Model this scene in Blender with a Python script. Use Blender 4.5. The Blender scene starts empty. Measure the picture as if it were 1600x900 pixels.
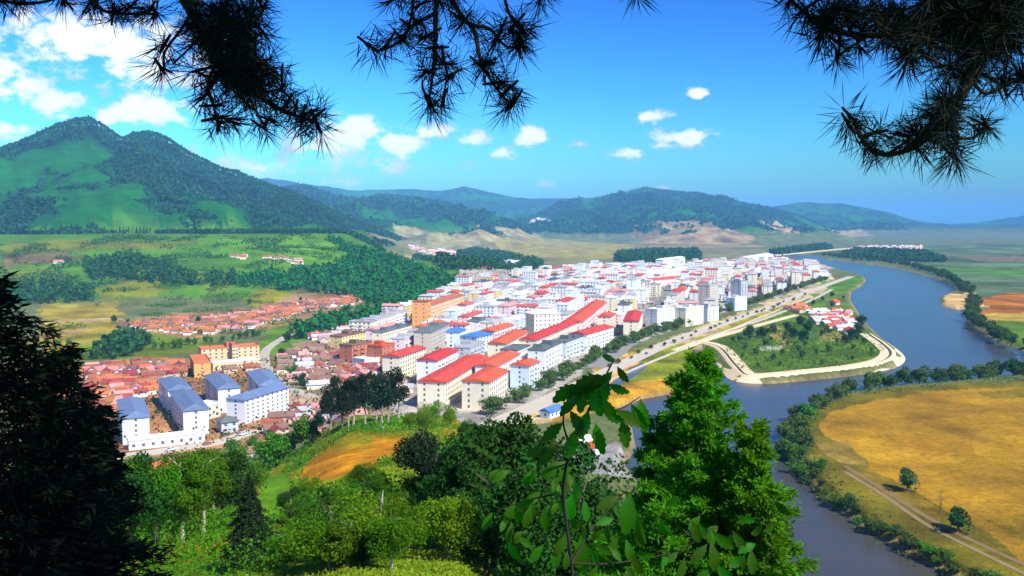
import bpy, math, random
import numpy as np
from mathutils import Vector, Matrix

sc = bpy.context.scene
COL = sc.collection
rnd = random.Random(7)
nrs = np.random.RandomState(11)

# ------------------------------------------------------------------ camera
F = 1400.0                     # focal length in pixels of a 1600 x 900 picture
HCAM = 100.0                   # metres above the river
PITCH = math.atan(100.0 / F)   # the horizon stands 100 px above the middle
cd = bpy.data.cameras.new('camera')
cd.sensor_width = 36.0
cd.lens = F / 1600 * 36.0
cd.clip_start = 0.05
cd.clip_end = 80000
cam = bpy.data.objects.new('camera', cd)
cam.location = (0, 0, HCAM)
cam.rotation_euler = (math.pi / 2 - PITCH, 0, 0)
COL.objects.link(cam)
sc.camera = cam

# ------------------------------------------------------------------ render settings, exposure
sc.render.engine = 'CYCLES'
sc.cycles.use_denoising = True
sc.cycles.max_bounces = 6
sc.cycles.diffuse_bounces = 2
sc.cycles.glossy_bounces = 2
sc.cycles.transmission_bounces = 3
sc.cycles.transparent_max_bounces = 6
sc.cycles.volume_bounces = 0
sc.view_settings.view_transform = 'Standard'
sc.view_settings.look = 'None'
sc.view_settings.exposure = 0.63
sc.view_settings.gamma = 1.0
sc.view_settings.use_curve_mapping = False

# ------------------------------------------------------------------ sun
SUN_EL = math.radians(47)
SUN_H = (0.68, -0.733)          # horizontal direction towards the sun
sd = bpy.data.lights.new('sun', 'SUN')
sd.energy = 4.9
sd.angle = math.radians(0.5)
sd.color = (1.0, 0.92, 0.78)
sun = bpy.data.objects.new('sun', sd)
tosun = Vector((SUN_H[0] * math.cos(SUN_EL), SUN_H[1] * math.cos(SUN_EL), math.sin(SUN_EL)))
sun.rotation_euler = (-tosun).to_track_quat('-Z', 'Y').to_euler()
COL.objects.link(sun)


def ray(px, py):
    cx = (px - 800) / F
    cy = (450 - py) / F
    cp, sp = math.cos(PITCH), math.sin(PITCH)
    return (cx, cp + cy * sp, -sp + cy * cp)


# ------------------------------------------------------------------ sky
world = bpy.data.worlds.new('World')
sc.world = world
world.use_nodes = True
wt = world.node_tree
world.cycles.sampling_method = 'MANUAL'
world.cycles.sample_map_resolution = 512
wt.nodes.clear()


def N(t, kind, **kw):
    n = t.nodes.new(kind)
    for k, v in kw.items():
        setattr(n, k, v)
    return n


def setin(t, sock, v):
    if isinstance(v, bpy.types.NodeSocket):
        t.links.new(v, sock)
    else:
        sock.default_value = v


def M(t, op, a, b=None, c=None, clamp=False):
    n = N(t, 'ShaderNodeMath', operation=op, use_clamp=clamp)
    setin(t, n.inputs[0], a)
    if b is not None:
        setin(t, n.inputs[1], b)
    if c is not None:
        setin(t, n.inputs[2], c)
    return n.outputs[0]


def VM(t, op, a, b=None):
    n = N(t, 'ShaderNodeVectorMath', operation=op)
    setin(t, n.inputs[0], a)
    if b is not None:
        setin(t, n.inputs[1], b)
    return n.outputs['Value'] if op in ('LENGTH', 'DOT_PRODUCT', 'DISTANCE') else n.outputs['Vector']


def MIX(t, f, a, b, mode='MIX'):
    n = N(t, 'ShaderNodeMix', data_type='RGBA', blend_type=mode)
    setin(t, n.inputs[0], f)
    setin(t, n.inputs[6], a)
    setin(t, n.inputs[7], b)
    return n.outputs[2]


def SMOOTH(t, v, lo, hi):
    n = N(t, 'ShaderNodeMapRange', interpolation_type='SMOOTHSTEP')
    setin(t, n.inputs[0], v)
    n.inputs[1].default_value = lo
    n.inputs[2].default_value = hi
    return n.outputs[0]


def NOISE(t, vec, scale, detail=4.0, rough=0.55):
    n = N(t, 'ShaderNodeTexNoise')
    if vec is not None:
        setin(t, n.inputs['Vector'], vec)
    n.inputs['Scale'].default_value = scale
    n.inputs['Detail'].default_value = detail
    n.inputs['Roughness'].default_value = rough
    return n


sky = N(wt, 'ShaderNodeTexSky', sky_type='NISHITA')
sky.sun_disc = False
sky.sun_elevation = SUN_EL
sky.sun_rotation = math.atan2(SUN_H[0], SUN_H[1])
sky.altitude = 200
sky.air_density = 1.25
sky.dust_density = 1.0
sky.ozone_density = 3.0
SKY_STRENGTH = 0.125
K = SKY_STRENGTH * 1.13
gam = N(wt, 'ShaderNodeGamma')
gam.inputs['Gamma'].default_value = 2.75
wt.links.new(MIX(wt, 1.0, sky.outputs[0], (K * .93, K * 1.0, K * 1.12, 1), 'MULTIPLY'), gam.inputs['Color'])
skyc = MIX(wt, 1.0, gam.outputs[0], (0.66 / K, 1.20 / K, 1.22 / K, 1), 'MULTIPLY')
gco = N(wt, 'ShaderNodeTexCoord').outputs['Generated']
sep = N(wt, 'ShaderNodeSeparateXYZ')
wt.links.new(gco, sep.inputs[0])
yy = M(wt, 'MAXIMUM', sep.outputs[1], 0.02)
cu = M(wt, 'DIVIDE', sep.outputs[0], yy)
cv = M(wt, 'DIVIDE', sep.outputs[2], yy)
comb = N(wt, 'ShaderNodeCombineXYZ')
wt.links.new(cu, comb.inputs[0])
wt.links.new(cv, comb.inputs[1])
uv = comb.outputs[0]
nz = NOISE(wt, uv, 16.0, 3.0, 0.5)
warp = VM(wt, 'MULTIPLY', VM(wt, 'SUBTRACT', nz.outputs['Color'], (0.5, 0.5, 0.5)), (0.030, 0.014, 0.0))
uvw = VM(wt, 'ADD', uv, warp)
# cumulus in view: centre and half axes (picture pixels at 1400 px focal length), weight
CLOUDS = [(150, 62, 175, 52, 1.0), (235, 105, 105, 46, .9), (80, 40, 90, 36, .75), (-10, 112, 52, 34, 1.1),
          (30, 135, 52, 30, 1.0), (88, 160, 44, 27, 1.0), (12, 205, 46, 20, .9), (232, 172, 72, 27, 1.2),
          (180, 180, 48, 20, 1.0), (548, 208, 56, 27, 1.3), (495, 222, 62, 22, .9), (630, 229, 34, 20, 1.3),
          (672, 206, 48, 15, 1.0), (735, 218, 32, 16, 1.0), (831, 213, 25, 17, 1.2), (786, 240, 28, 11, 1.0),
          (1074, 215, 44, 17, 1.25), (1014, 183, 18, 11, 1.0), (1046, 181, 18, 8, .6), (1092, 148, 16, 12, 1.1),
          (984, 238, 30, 12, .9), (1040, 228, 40, 9, .55), (900, 226, 18, 8, .55), (894, 261, 16, 7, .6),
          (560, 258, 120, 34, .55), (420, 262, 60, 20, .7), (330, 245, 90, 22, .5), (535, 283, 60, 14, .65),
          (850, 287, 52, 12, .45), (1032, 294, 20, 7, .6), (680, 258, 60, 16, .35)]
fld = None
for (px, py, rx, ry, w) in CLOUDS:
    d = ray(px, py)
    c = (d[0] / d[1], d[2] / d[1], 0.0)
    q = VM(wt, 'MULTIPLY', VM(wt, 'SUBTRACT', uvw, c), (F / rx / 1.5, F / ry / 1.45, 0.0))
    v = M(wt, 'MULTIPLY_ADD', VM(wt, 'LENGTH', q), -w, w)
    fld = v if fld is None else M(wt, 'SMOOTH_MAX', fld, v, 0.25)
fld = M(wt, 'MAXIMUM', fld, -1.0)
fine = NOISE(wt, VM(wt, 'MULTIPLY', uv, (1.0, 1.6, 1.0)), 34.0, 7.0, 0.62)
fld2 = M(wt, 'MULTIPLY_ADD', M(wt, 'SUBTRACT', fine.outputs[0], 0.5), 2.7, fld)
front = SMOOTH(wt, sep.outputs[1], 0.25, 0.55)
a_front = M(wt, 'MULTIPLY', SMOOTH(wt, fld2, 0.22, 0.80), front)
# scattered fair-weather cloud on the rest of the sky, as in view
gen = NOISE(wt, VM(wt, 'MULTIPLY', gco, (1.0, 1.0, 2.2)), 3.2, 6.0, 0.58)
a_rest = M(wt, 'MULTIPLY', SMOOTH(wt, gen.outputs[0], 0.58, 0.72), M(wt, 'SUBTRACT', 1.0, front))
above = SMOOTH(wt, sep.outputs[2], 0.0, 0.06)
alpha = M(wt, 'MULTIPLY', M(wt, 'ADD', a_front, a_rest, clamp=True), above)
lit = SMOOTH(wt, M(wt, 'MULTIPLY_ADD', M(wt, 'SUBTRACT', NOISE(wt, VM(wt, 'ADD', uv, (0.0, 0.012, 0.0)), 15.0, 5.0, 0.55).outputs[0], 0.5), 1.6, fld), 0.0, 0.75)
ccol = MIX(wt, lit, (3.0, 3.7, 4.4, 1), (6.6, 6.8, 7.0, 1))
full = MIX(wt, alpha, skyc, ccol)
bg = N(wt, 'ShaderNodeBackground')
bg.inputs['Strength'].default_value = SKY_STRENGTH
wt.links.new(full, bg.inputs['Color'])
wo = N(wt, 'ShaderNodeOutputWorld')
wt.links.new(bg.outputs[0], wo.inputs[0])

# ------------------------------------------------------------------ helpers
def prep(o, label=None, cat=None, group=None, kind=None):
    if label: o['label'] = label
    if cat: o['category'] = cat
    if group: o['group'] = group
    if kind: o['kind'] = kind
    return o


def link(name, data, mat=None, parent=None, loc=None, rot=None, scale=None):
    o = bpy.data.objects.new(name, data)
    if mat is not None and data is not None and len(data.materials) == 0:
        data.materials.append(mat)
    if loc is not None: o.location = loc
    if rot is not None: o.rotation_euler = rot
    if scale is not None: o.scale = (scale, scale, scale) if not hasattr(scale, '__len__') else scale
    if parent is not None: o.parent = parent
    COL.objects.link(o)
    return o


def npmesh(name, V, Fc, smooth=False):
    """V (n,3), Fc (m,k) with one k for all faces"""
    V = np.asarray(V, dtype=np.float32)
    Fc = np.asarray(Fc, dtype=np.int32)
    m = bpy.data.meshes.new(name)
    m.vertices.add(len(V))
    m.vertices.foreach_set('co', V.ravel())
    k = Fc.shape[1]
    m.loops.add(Fc.size)
    m.loops.foreach_set('vertex_index', Fc.ravel())
    m.polygons.add(len(Fc))
    m.polygons.foreach_set('loop_start', np.arange(0, Fc.size, k, dtype=np.int32))
    m.polygons.foreach_set('loop_total', np.full(len(Fc), k, dtype=np.int32))
    m.polygons.foreach_set('use_smooth', np.full(len(Fc), smooth))
    m.update(calc_edges=True)
    return m


def quadmesh(name, Q, smooth=False):
    """Q (n,k,3) loose faces"""
    Q = np.asarray(Q, dtype=np.float32)
    n, k = Q.shape[:2]
    return npmesh(name, Q.reshape(-1, 3), np.arange(n * k).reshape(n, k), smooth)


class MB:
    """collects boxes, prisms and tubes into one mesh"""
    def __init__(s):
        s.v, s.f = [], []

    def face(s, pts):
        i = len(s.v)
        s.v += [tuple(p) for p in pts]
        s.f.append(tuple(range(i, i + len(pts))))

    def box(s, x0, x1, y0, y1, z0, z1, top=True, bottom=False):
        i = len(s.v)
        s.v += [(x0, y0, z0), (x1, y0, z0), (x1, y1, z0), (x0, y1, z0), (x0, y0, z1), (x1, y0, z1), (x1, y1, z1), (x0, y1, z1)]
        s.f += [(i, i + 1, i + 5, i + 4), (i + 1, i + 2, i + 6, i + 5), (i + 2, i + 3, i + 7, i + 6), (i + 3, i, i + 4, i + 7)]
        if top: s.f.append((i + 4, i + 5, i + 6, i + 7))
        if bottom: s.f.append((i + 3, i + 2, i + 1, i))

    def hip(s, x0, x1, y0, y1, z0, h, inset, t=0.18):
        """slab eave + hip (inset > 0) or gable (inset = 0) roof, ridge along x"""
        i = len(s.v)
        ym = (y0 + y1) / 2
        s.v += [(x0, y0, z0), (x1, y0, z0), (x1, y1, z0), (x0, y1, z0), (x0, y0, z0 + t), (x1, y0, z0 + t), (x1, y1, z0 + t), (x0, y1, z0 + t),
                (x0 + inset, ym, z0 + t + h), (x1 - inset, ym, z0 + t + h)]
        s.f += [(i + 3, i + 2, i + 1, i), (i, i + 1, i + 5, i + 4), (i + 1, i + 2, i + 6, i + 5), (i + 2, i + 3, i + 7, i + 6), (i + 3, i, i + 4, i + 7),
                (i + 4, i + 5, i + 9, i + 8), (i + 6, i + 7, i + 8, i + 9), (i + 5, i + 6, i + 9), (i + 7, i + 4, i + 8)]

    def tube(s, pts, rads, n=7):
        pts = [Vector(p) for p in pts]
        i0 = len(s.v)
        for k, p in enumerate(pts):
            a = pts[max(0, k - 1)]
            b = pts[min(len(pts) - 1, k + 1)]
            d = (b - a).normalized()
            u = d.cross(Vector((0.31, 0.87, 0.38))).normalized()
            w = d.cross(u)
            for j in range(n):
                t = 2 * math.pi * j / n
                q = p + (u * math.cos(t) + w * math.sin(t)) * rads[k]
                s.v.append(tuple(q))
        for k in range(len(pts) - 1):
            for j in range(n):
                a = i0 + k * n + j
                b = i0 + k * n + (j + 1) % n
                s.f.append((a, b, b + n, a + n))
        s.f.append(tuple(range(i0 + n * (len(pts) - 1), i0 + n * len(pts))))

    def mesh(s, name, smooth=False):
        m = bpy.data.meshes.new(name)
        m.from_pydata(s.v, [], s.f)
        if smooth:
            m.polygons.foreach_set('use_smooth', np.full(len(m.polygons), True))
        m.update()
        return m


# ------------------------------------------------------------------ materials
def bsdf(m):
    return m.node_tree.nodes['Principled BSDF']


def mat_plain(name, col, rough=0.85, var=0.12, scale=0.35, objvar=0.10, bump=0.0, bscale=2.0, spec=0.3, hue=0.0):
    m = bpy.data.materials.new(name)
    m.use_nodes = True
    t = m.node_tree
    b = bsdf(m)
    geo = N(t, 'ShaderNodeNewGeometry').outputs['Position']
    n1 = NOISE(t, geo, scale, 5.0, 0.6)
    f = M(t, 'MULTIPLY_ADD', M(t, 'SUBTRACT', n1.outputs[0], 0.5), 2.6 * var, 1.0)
    oi = N(t, 'ShaderNodeObjectInfo').outputs['Random']
    f = M(t, 'MULTIPLY', f, M(t, 'MULTIPLY_ADD', M(t, 'SUBTRACT', oi, 0.5), 2 * objvar, 1.0))
    sc_ = N(t, 'ShaderNodeVectorMath', operation='SCALE')
    sc_.inputs[0].default_value = col
    setin(t, sc_.inputs['Scale'], f)
    out = sc_.outputs[0]
    if hue:
        h = N(t, 'ShaderNodeHueSaturation')
        setin(t, h.inputs['Hue'], M(t, 'MULTIPLY_ADD', M(t, 'SUBTRACT', oi, 0.5), hue, 0.5))
        t.links.new(out, h.inputs['Color'])
        out = h.outputs[0]
    t.links.new(out, b.inputs['Base Color'])
    b.inputs['Roughness'].default_value = rough
    b.inputs['Specular IOR Level'].default_value = spec
    if bump:
        bp = N(t, 'ShaderNodeBump')
        bp.inputs['Strength'].default_value = bump
        bp.inputs['Distance'].default_value = 0.2
        t.links.new(NOISE(t, geo, bscale, 4).outputs[0], bp.inputs['Height'])
        t.links.new(bp.outputs[0], b.inputs['Normal'])
    return m


def mat_leaf(name, col, transl=0.35, var=0.25, scale=0.5, objvar=0.18, tcol=None, hue=0.04, rough=0.7, spec=0.08, fine=None):
    m = bpy.data.materials.new(name)
    m.use_nodes = True
    t = m.node_tree
    b = bsdf(m)
    geo = N(t, 'ShaderNodeNewGeometry').outputs['Position']
    n1 = NOISE(t, geo, scale, 3.0, 0.6)
    f = M(t, 'MULTIPLY_ADD', M(t, 'SUBTRACT', n1.outputs[0], 0.5), 2.6 * var, 1.0)
    if fine:
        f = M(t, 'MULTIPLY', f, M(t, 'MULTIPLY_ADD', M(t, 'SUBTRACT', NOISE(t, geo, fine, 2.0).outputs[0], 0.5), 1.2, 1.0))
    oi = N(t, 'ShaderNodeObjectInfo').outputs['Random']
    f = M(t, 'MULTIPLY', f, M(t, 'MULTIPLY_ADD', M(t, 'SUBTRACT', oi, 0.5), 2 * objvar, 1.0))

    def scaled(c):
        s_ = N(t, 'ShaderNodeVectorMath', operation='SCALE')
        s_.inputs[0].default_value = c
        setin(t, s_.inputs['Scale'], f)
        h = N(t, 'ShaderNodeHueSaturation')
        hn = M(t, 'MULTIPLY_ADD', M(t, 'SUBTRACT', n1.outputs[0], 0.5), 1.5, oi)
        setin(t, h.inputs['Hue'], M(t, 'MULTIPLY_ADD', M(t, 'SUBTRACT', hn, 0.5), hue, 0.5))
        t.links.new(s_.outputs[0], h.inputs['Color'])
        return h.outputs[0]
    t.links.new(scaled(col), b.inputs['Base Color'])
    b.inputs['Roughness'].default_value = rough
    b.inputs['Specular IOR Level'].default_value = spec
    if transl:
        tr = N(t, 'ShaderNodeBsdfTranslucent')
        t.links.new(scaled(tcol or tuple(c * 1.2 for c in col)), tr.inputs['Color'])
        mx = N(t, 'ShaderNodeMixShader')
        mx.inputs[0].default_value = transl
        t.links.new(b.outputs[0], mx.inputs[1])
        t.links.new(tr.outputs[0], mx.inputs[2])
        t.links.new(mx.outputs[0], t.nodes['Material Output'].inputs[0])
    return m


# ------------------------------------------------------------------ terrain height
def vnoise(x, y, seed):
    xi = np.floor(x).astype(np.int64)
    yi = np.floor(y).astype(np.int64)
    fx, fy = x - xi, y - yi
    fx = fx * fx * fx * (fx * (fx * 6 - 15) + 10)
    fy = fy * fy * fy * (fy * (fy * 6 - 15) + 10)

    def h(a, b):
        n = (a * 374761393 + b * 668265263 + seed * 982451653) & 0xFFFFFFFF
        n = ((n ^ (n >> 13)) * 1274126177) & 0xFFFFFFFF
        return ((n ^ (n >> 16)) & 0xFFFF) / 65535.0
    a, b, c, d = h(xi, yi), h(xi + 1, yi), h(xi, yi + 1), h(xi + 1, yi + 1)
    return (a * (1 - fx) + b * fx) * (1 - fy) + (c * (1 - fx) + d * fx) * fy


def fbm(x, y, s, o=4, seed=1, ridged=False):
    t, a, tot = 0.0, 1.0, 0.0
    for k in range(o):
        n = vnoise(x / s, y / s, seed + k * 17)
        if ridged: n = 1 - np.abs(2 * n - 1)
        t = t + a * n
        tot += a
        a *= 0.5
        s *= 0.5
    return t / tot


def sstep(t):
    t = np.clip(t, 0, 1)
    return t * t * (3 - 2 * t)


def inpoly(x, y, P):
    r = np.zeros(x.shape, bool)
    n = len(P)
    for i in range(n):
        x0, y0 = P[i]
        x1, y1 = P[(i + 1) % n]
        if y0 == y1: continue
        r ^= ((y0 > y) != (y1 > y)) & (x < (x1 - x0) * (y - y0) / (y1 - y0) + x0)
    return r


def polydist(x, y, P):
    d = np.full(x.shape, 1e12)
    n = len(P)
    for i in range(n):
        x0, y0 = P[i]
        x1, y1 = P[(i + 1) % n]
        dx, dy = x1 - x0, y1 - y0
        L = dx * dx + dy * dy + 1e-9
        t = np.clip(((x - x0) * dx + (y - y0) * dy) / L, 0, 1)
        d = np.minimum(d, (x - x0 - t * dx) ** 2 + (y - y0 - t * dy) ** 2)
    return np.sqrt(d)


def at(px, py, z=3.0):
    d = ray(px, py)
    t = (z - HCAM) / d[2]
    return (d[0] * t, d[1] * t)


def ppoly(P, z=3.0):
    return [at(a, b, z) for a, b in P]


RIVER_PX = [(1140, 960), (1090, 860), (1045, 785), (990, 748), (975, 728), (992, 700), (985, 662), (968, 640), (1000, 624), (1060, 613),
            (1088, 602), (1090, 575), (1080, 545), (1104, 549), (1126, 577), (1146, 596), (1200, 600), (1280, 593), (1350, 585), (1400, 575),
            (1414, 560), (1400, 545), (1376, 528), (1352, 505), (1338, 485), (1328, 468), (1330, 456), (1346, 447), (1353, 438),
            (1346, 430), (1320, 424), (1290, 415), (1265, 409), (1235, 406), (1208, 404), (1212, 400), (1250, 398), (1283, 400), (1285, 405),
            (1330, 410), (1380, 416), (1430, 426), (1470, 439), (1496, 452), (1482, 458), (1467, 466), (1472, 478), (1494, 484), (1514, 482), (1512, 492), (1525, 512), (1555, 532), (1600, 549),
            (1700, 568), (1900, 590), (1900, 604), (1700, 588), (1600, 590), (1560, 591), (1500, 598), (1430, 604), (1370, 609), (1320, 617),
            (1275, 637), (1242, 662), (1230, 690), (1242, 725), (1272, 765), (1322, 805), (1392, 850), (1472, 893), (1560, 950), (1560, 1100), (1240, 1100)]
RIVER = ppoly(RIVER_PX, 0.0)
PLATEAU = [(-1900, 1480), (-1200, 1520), (-700, 1580), (-420, 1660), (-352, 1720), (-350, 1860), (-420, 2200), (-1000, 2500), (-2500, 2500)]


SPUR = []
for (px, py, D) in [(470, 366, 1760), (503, 368, 1690), (560, 390, 1620), (620, 412, 1550), (690, 434, 1470), (742, 448, 1400)]:
    d = ray(px, py)
    hl = math.hypot(d[0], d[1])
    SPUR.append((d[0] / hl * D, d[1] / hl * D, HCAM + d[2] / hl * D - 9.0))
SPUR = np.array(SPUR)


def ridge_table(pts, D):
    A, Z = [], []
    for px, py in pts:
        d = ray(px, py)
        A.append(math.atan2(d[0], d[1]))
        Z.append(HCAM + d[2] / math.hypot(d[0], d[1]) * D)
    return np.array(A), np.array(Z)


RIDGES = []
for D, wf, wb, pw, pts in [
    (3400, 1750, 2600, 1.35, [(-900, 330), (-500, 290), (-200, 285), (-100, 262), (0, 236), (50, 216), (90, 195), (118, 187), (140, 189), (165, 199), (190, 211), (208, 201), (228, 199),
                              (250, 206), (275, 224), (300, 244), (330, 258), (370, 272), (410, 286), (450, 300), (500, 320), (550, 343), (620, 368), (690, 400), (800, 440)]),
    (6300, 2900, 2000, 1.2, [(330, 330), (380, 302), (430, 291), (480, 292), (520, 303), (560, 312), (600, 307), (650, 311), (700, 319), (740, 330), (780, 347), (830, 366), (900, 385)]),
    (10800, 3500, 3000, 1.2, [(200, 330), (300, 300), (380, 280), (420, 277), (470, 286), (540, 296), (590, 297), (630, 293), (680, 298), (725, 291), (760, 299), (800, 308), (860, 310), (910, 309),
                             (950, 310), (1000, 318), (1100, 335), (1300, 352)]),
    (8800, 4300, 2500, 1.15, [(790, 372), (830, 345), (870, 323), (905, 311), (940, 306), (975, 300), (1005, 294), (1040, 298), (1090, 303), (1130, 313), (1170, 321), (1210, 331), (1260, 349), (1310, 368), (1400, 380)]),
    (12000, 4000, 2500, 1.2, [(1000, 352), (1100, 338), (1160, 328), (1200, 324), (1250, 315), (1290, 318), (1315, 317), (1350, 323), (1400, 335), (1440, 348), (1500, 360), (1600, 370)]),
    (15500, 3600, 3500, 1.2, [(-2000, 330), (-600, 320), (300, 345), (1200, 345), (1350, 350), (1420, 343), (1480, 350), (1530, 348), (1570, 342), (1600, 336), (1650, 330), (1800, 318), (2400, 325), (4000, 330)]),
]:
    A, Z = ridge_table(pts, D)
    RIDGES.append((D, wf, wb, pw, A, Z))

HR = np.array([0, 12, 30, 60, 100, 150, 200, 240, 290, 340, 400, 460])
HILL = [  # azimuth as picture column, heights along HR
    (-2600, [98.4, 97, 95, 92, 88, 84, 80, 78, 76, 74, 70, 66]),
    (-500, [98.4, 95, 89, 80, 66, 50, 36, 24, 12, 6, 3, 1]),
    (-40, [98.4, 94, 87, 77, 63, 47, 33, 22, 10, 4, 1, 0]),
    (250, [98.4, 93.5, 87, 79, 67.5, 52, 37, 24, 11, 4, 1, 0]),
    (400, [98.4, 93.5, 87.5, 80, 70, 57, 46, 36, 22, 8, 2, 0]),
    (560, [98.4, 94, 88, 80.5, 71, 62.5, 56, 48, 28, 10, 2, 0]),
    (700, [98.4, 94, 88, 80, 70.5, 62.5, 56, 47, 26, 8, 2, 0]),
    (790, [98.4, 93, 87, 78, 68, 59, 49, 34, 15, 4, 1, 0]),
    (900, [98.4, 92, 85, 75, 60, 43, 28, 16, 5, 2, 0, 0]),
    (1050, [98.4, 91, 83, 71, 53, 33, 15, 5, 1, 0, 0, 0]),
    (1200, [98.4, 90, 81, 67, 47, 25, 8, 1, 0, 0, 0, 0]),
    (1600, [98.4, 90, 80, 66, 46, 24, 8, 1, 0, 0, 0, 0]),
    (3600, [98.4, 95, 90, 82, 72, 60, 52, 46, 42, 38, 34, 30]),
]
HA = np.array([math.atan((p - 800) / F) for p, _ in HILL])
HZ = np.array([h for _, h in HILL])


def height(x, y):
    x = np.asarray(x, float)
    y = np.asarray(y, float)
    r = np.hypot(x, y) + 1e-6
    A = np.arctan2(x, y)
    h = np.full(x.shape, 3.0)
    # gentle relief of the far plain
    # mountains
    for k, (D, wf, wb, pw, RA, RZ) in enumerate(RIDGES):
        warp = (fbm(x, y, 900 + 200 * k, 3, 31 + k) - 0.5) * 500
        up = np.clip((D - r) / wf * 1.6, 0, 1)
        Z = np.interp(A + (fbm(x, y, 700, 3, 61 + k) - 0.5) * 0.16 * up, RA, RZ)
        t = np.where(r < D, (D - r + warp * np.clip((D - r) / wf * 2, 0, 1)) / wf, (r - D) / wb)
        s = np.clip(1 - t, 0, 1)
        rr = fbm(x + 300, y, 620 + 60 * k, 5, 5 + k, True) - 0.55
        hh = 3 + (Z - 3) * (s ** pw) + np.clip(Z, 0, 400) * (1.25 if k == 0 else 1.0) * rr * s * (1 - s) * 1.6
        hh = hh + ((fbm(x, y, 260, 4, 140 + k, True) - 0.6) * 125 + (fbm(x, y, 110, 2, 150 + k) - .5) * 26) * np.clip(s * 4, 0, 1) * np.clip((1.02 - s) * 5, .26, 1) * np.clip(Z / 250, .2, 1)
        h = np.maximum(h, hh)
    # plateau on the left
    ins = inpoly(x, y, PLATEAU)
    d = polydist(x, y, PLATEAU)
    d = np.where(ins, -d, d * (1 + 2.2 * sstep((x + 420) / 120) * sstep((y - 1500) / 200)))
    dd = d + (fbm(x, y, 260, 4, 77) - 0.5) * 150 * np.clip(d / 150, 0, 1) * np.clip((560 - d) / 300, 0, 1)
    pl = 3 + 78 * (1 - np.clip(dd / 560, 0, 1)) ** 1.08
    h = np.maximum(h, np.where(d < 560, pl + 2.0 * (fbm(x, y, 120, 3, 55) - 0.5), 0))
    # wooded spur running down from the plateau's corner to the town
    sx, sy, sz = SPUR[:, 0], SPUR[:, 1], SPUR[:, 2]
    m = (x > -900) & (x < 300) & (y > 1000) & (y < 2200)
    if m.any():
        xm, ym = x[m], y[m]
        best = np.full(xm.shape, -1e3)
        for q in range(len(SPUR) - 1):
            dx, dy = sx[q + 1] - sx[q], sy[q + 1] - sy[q]
            tt = np.clip(((xm - sx[q]) * dx + (ym - sy[q]) * dy) / (dx * dx + dy * dy), 0, 1)
            ds = np.hypot(xm - sx[q] - tt * dx, ym - sy[q] - tt * dy)
            best = np.maximum(best, sz[q] + (sz[q + 1] - sz[q]) * tt - .26 * np.maximum(ds - 12, 0) + 4 * (fbm(xm, ym, 60, 3, 88) - .5))
        h[m] = np.maximum(h[m], best)
    # the hill the picture is taken from
    near = r < 460
    if near.any():
        ra, aa, xa, ya = r[near], A[near], x[near], y[near]
        i = np.clip(np.searchsorted(HA, aa) - 1, 0, len(HA) - 2)
        f = sstep((aa - HA[i]) / (HA[i + 1] - HA[i]))
        j = np.clip(np.searchsorted(HR, ra) - 1, 0, len(HR) - 2)
        g = np.clip((ra - HR[j]) / (HR[j + 1] - HR[j]), 0, 1)
        z = (HZ[i, j] * (1 - g) + HZ[i, j + 1] * g) * (1 - f) + (HZ[i + 1, j] * (1 - g) + HZ[i + 1, j + 1] * g) * f
        z = z + (fbm(xa, ya, 24, 4, 91) - 0.5) * 5.0 * np.clip((ra - 8) / 60, 0, 1) * np.clip((z - 3) / 20, 0, 1)
        h[near] = np.maximum(h[near], z)
    # the river bed
    box = (y > 150) & (y < 3300) & (x > -60) & (x < 1500) & (h < 30)
    if box.any():
        xb, yb = x[box], y[box]
        d = polydist(xb, yb, RIVER)
        d = np.where(inpoly(xb, yb, RIVER), -d, d)
        hb = h[box]
        k = np.clip((d + 4) / 9, 0, 1)
        h[box] = np.where(d < 5, -2 + (hb + 2) * k, hb)
    return h


def hit(px, py, rmin=15.0):
    """where the sight line through a pixel of the photograph meets the ground"""
    d = ray(px, py)
    hl = math.hypot(d[0], d[1])
    r = np.concatenate([np.arange(rmin, 500, 1.0), np.geomspace(500, 15000, 900)])
    x, y = d[0] / hl * r, d[1] / hl * r
    z = HCAM + d[2] / hl * r
    k = np.nonzero(height(x, y) > z)[0]
    if len(k) == 0: return (x[-1], y[-1])
    return (float(x[k[0]]), float(y[k[0]]))


def gz(x, y):
    return float(height(np.array([x]), np.array([y]))[0])


# ------------------------------------------------------------------ ground sheet
ang_f = np.radians(np.arange(-33.5, 33.51, 0.1))
ang_c = np.radians(np.arange(36, 325, 3.0))
ANG = np.concatenate([ang_f, ang_c])
r1 = np.geomspace(1.0, 170, 105)
pyv = np.arange(1045, 386, -1.9)
r2 = np.array([97.0 / max(1e-3, math.tan(math.atan((p - 450) / F) + PITCH)) for p in pyv])
r2 = r2[r2 > 172]
r3 = np.geomspace(r2[-1] * 1.015, 18500, 170)
r4 = np.geomspace(20000, 34000, 4)
RAD = np.concatenate([[0.0], r1, r2, r3, r4])
na, nr = len(ANG), len(RAD)
GX = RAD[:, None] * np.sin(ANG)[None, :]
GY = RAD[:, None] * np.cos(ANG)[None, :]
GZ = height(GX.ravel(), GY.ravel()).reshape(nr, na)
i, j = np.meshgrid(np.arange(nr - 1), np.arange(na), indexing='ij')
j2 = (j + 1) % na
faces = np.stack([i * na + j, i * na + j2, (i + 1) * na + j2, (i + 1) * na + j], -1).reshape(-1, 4)[:, ::-1]
gm = npmesh('ground', np.stack([GX, GY, GZ], -1).reshape(-1, 3), faces, True)

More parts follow.
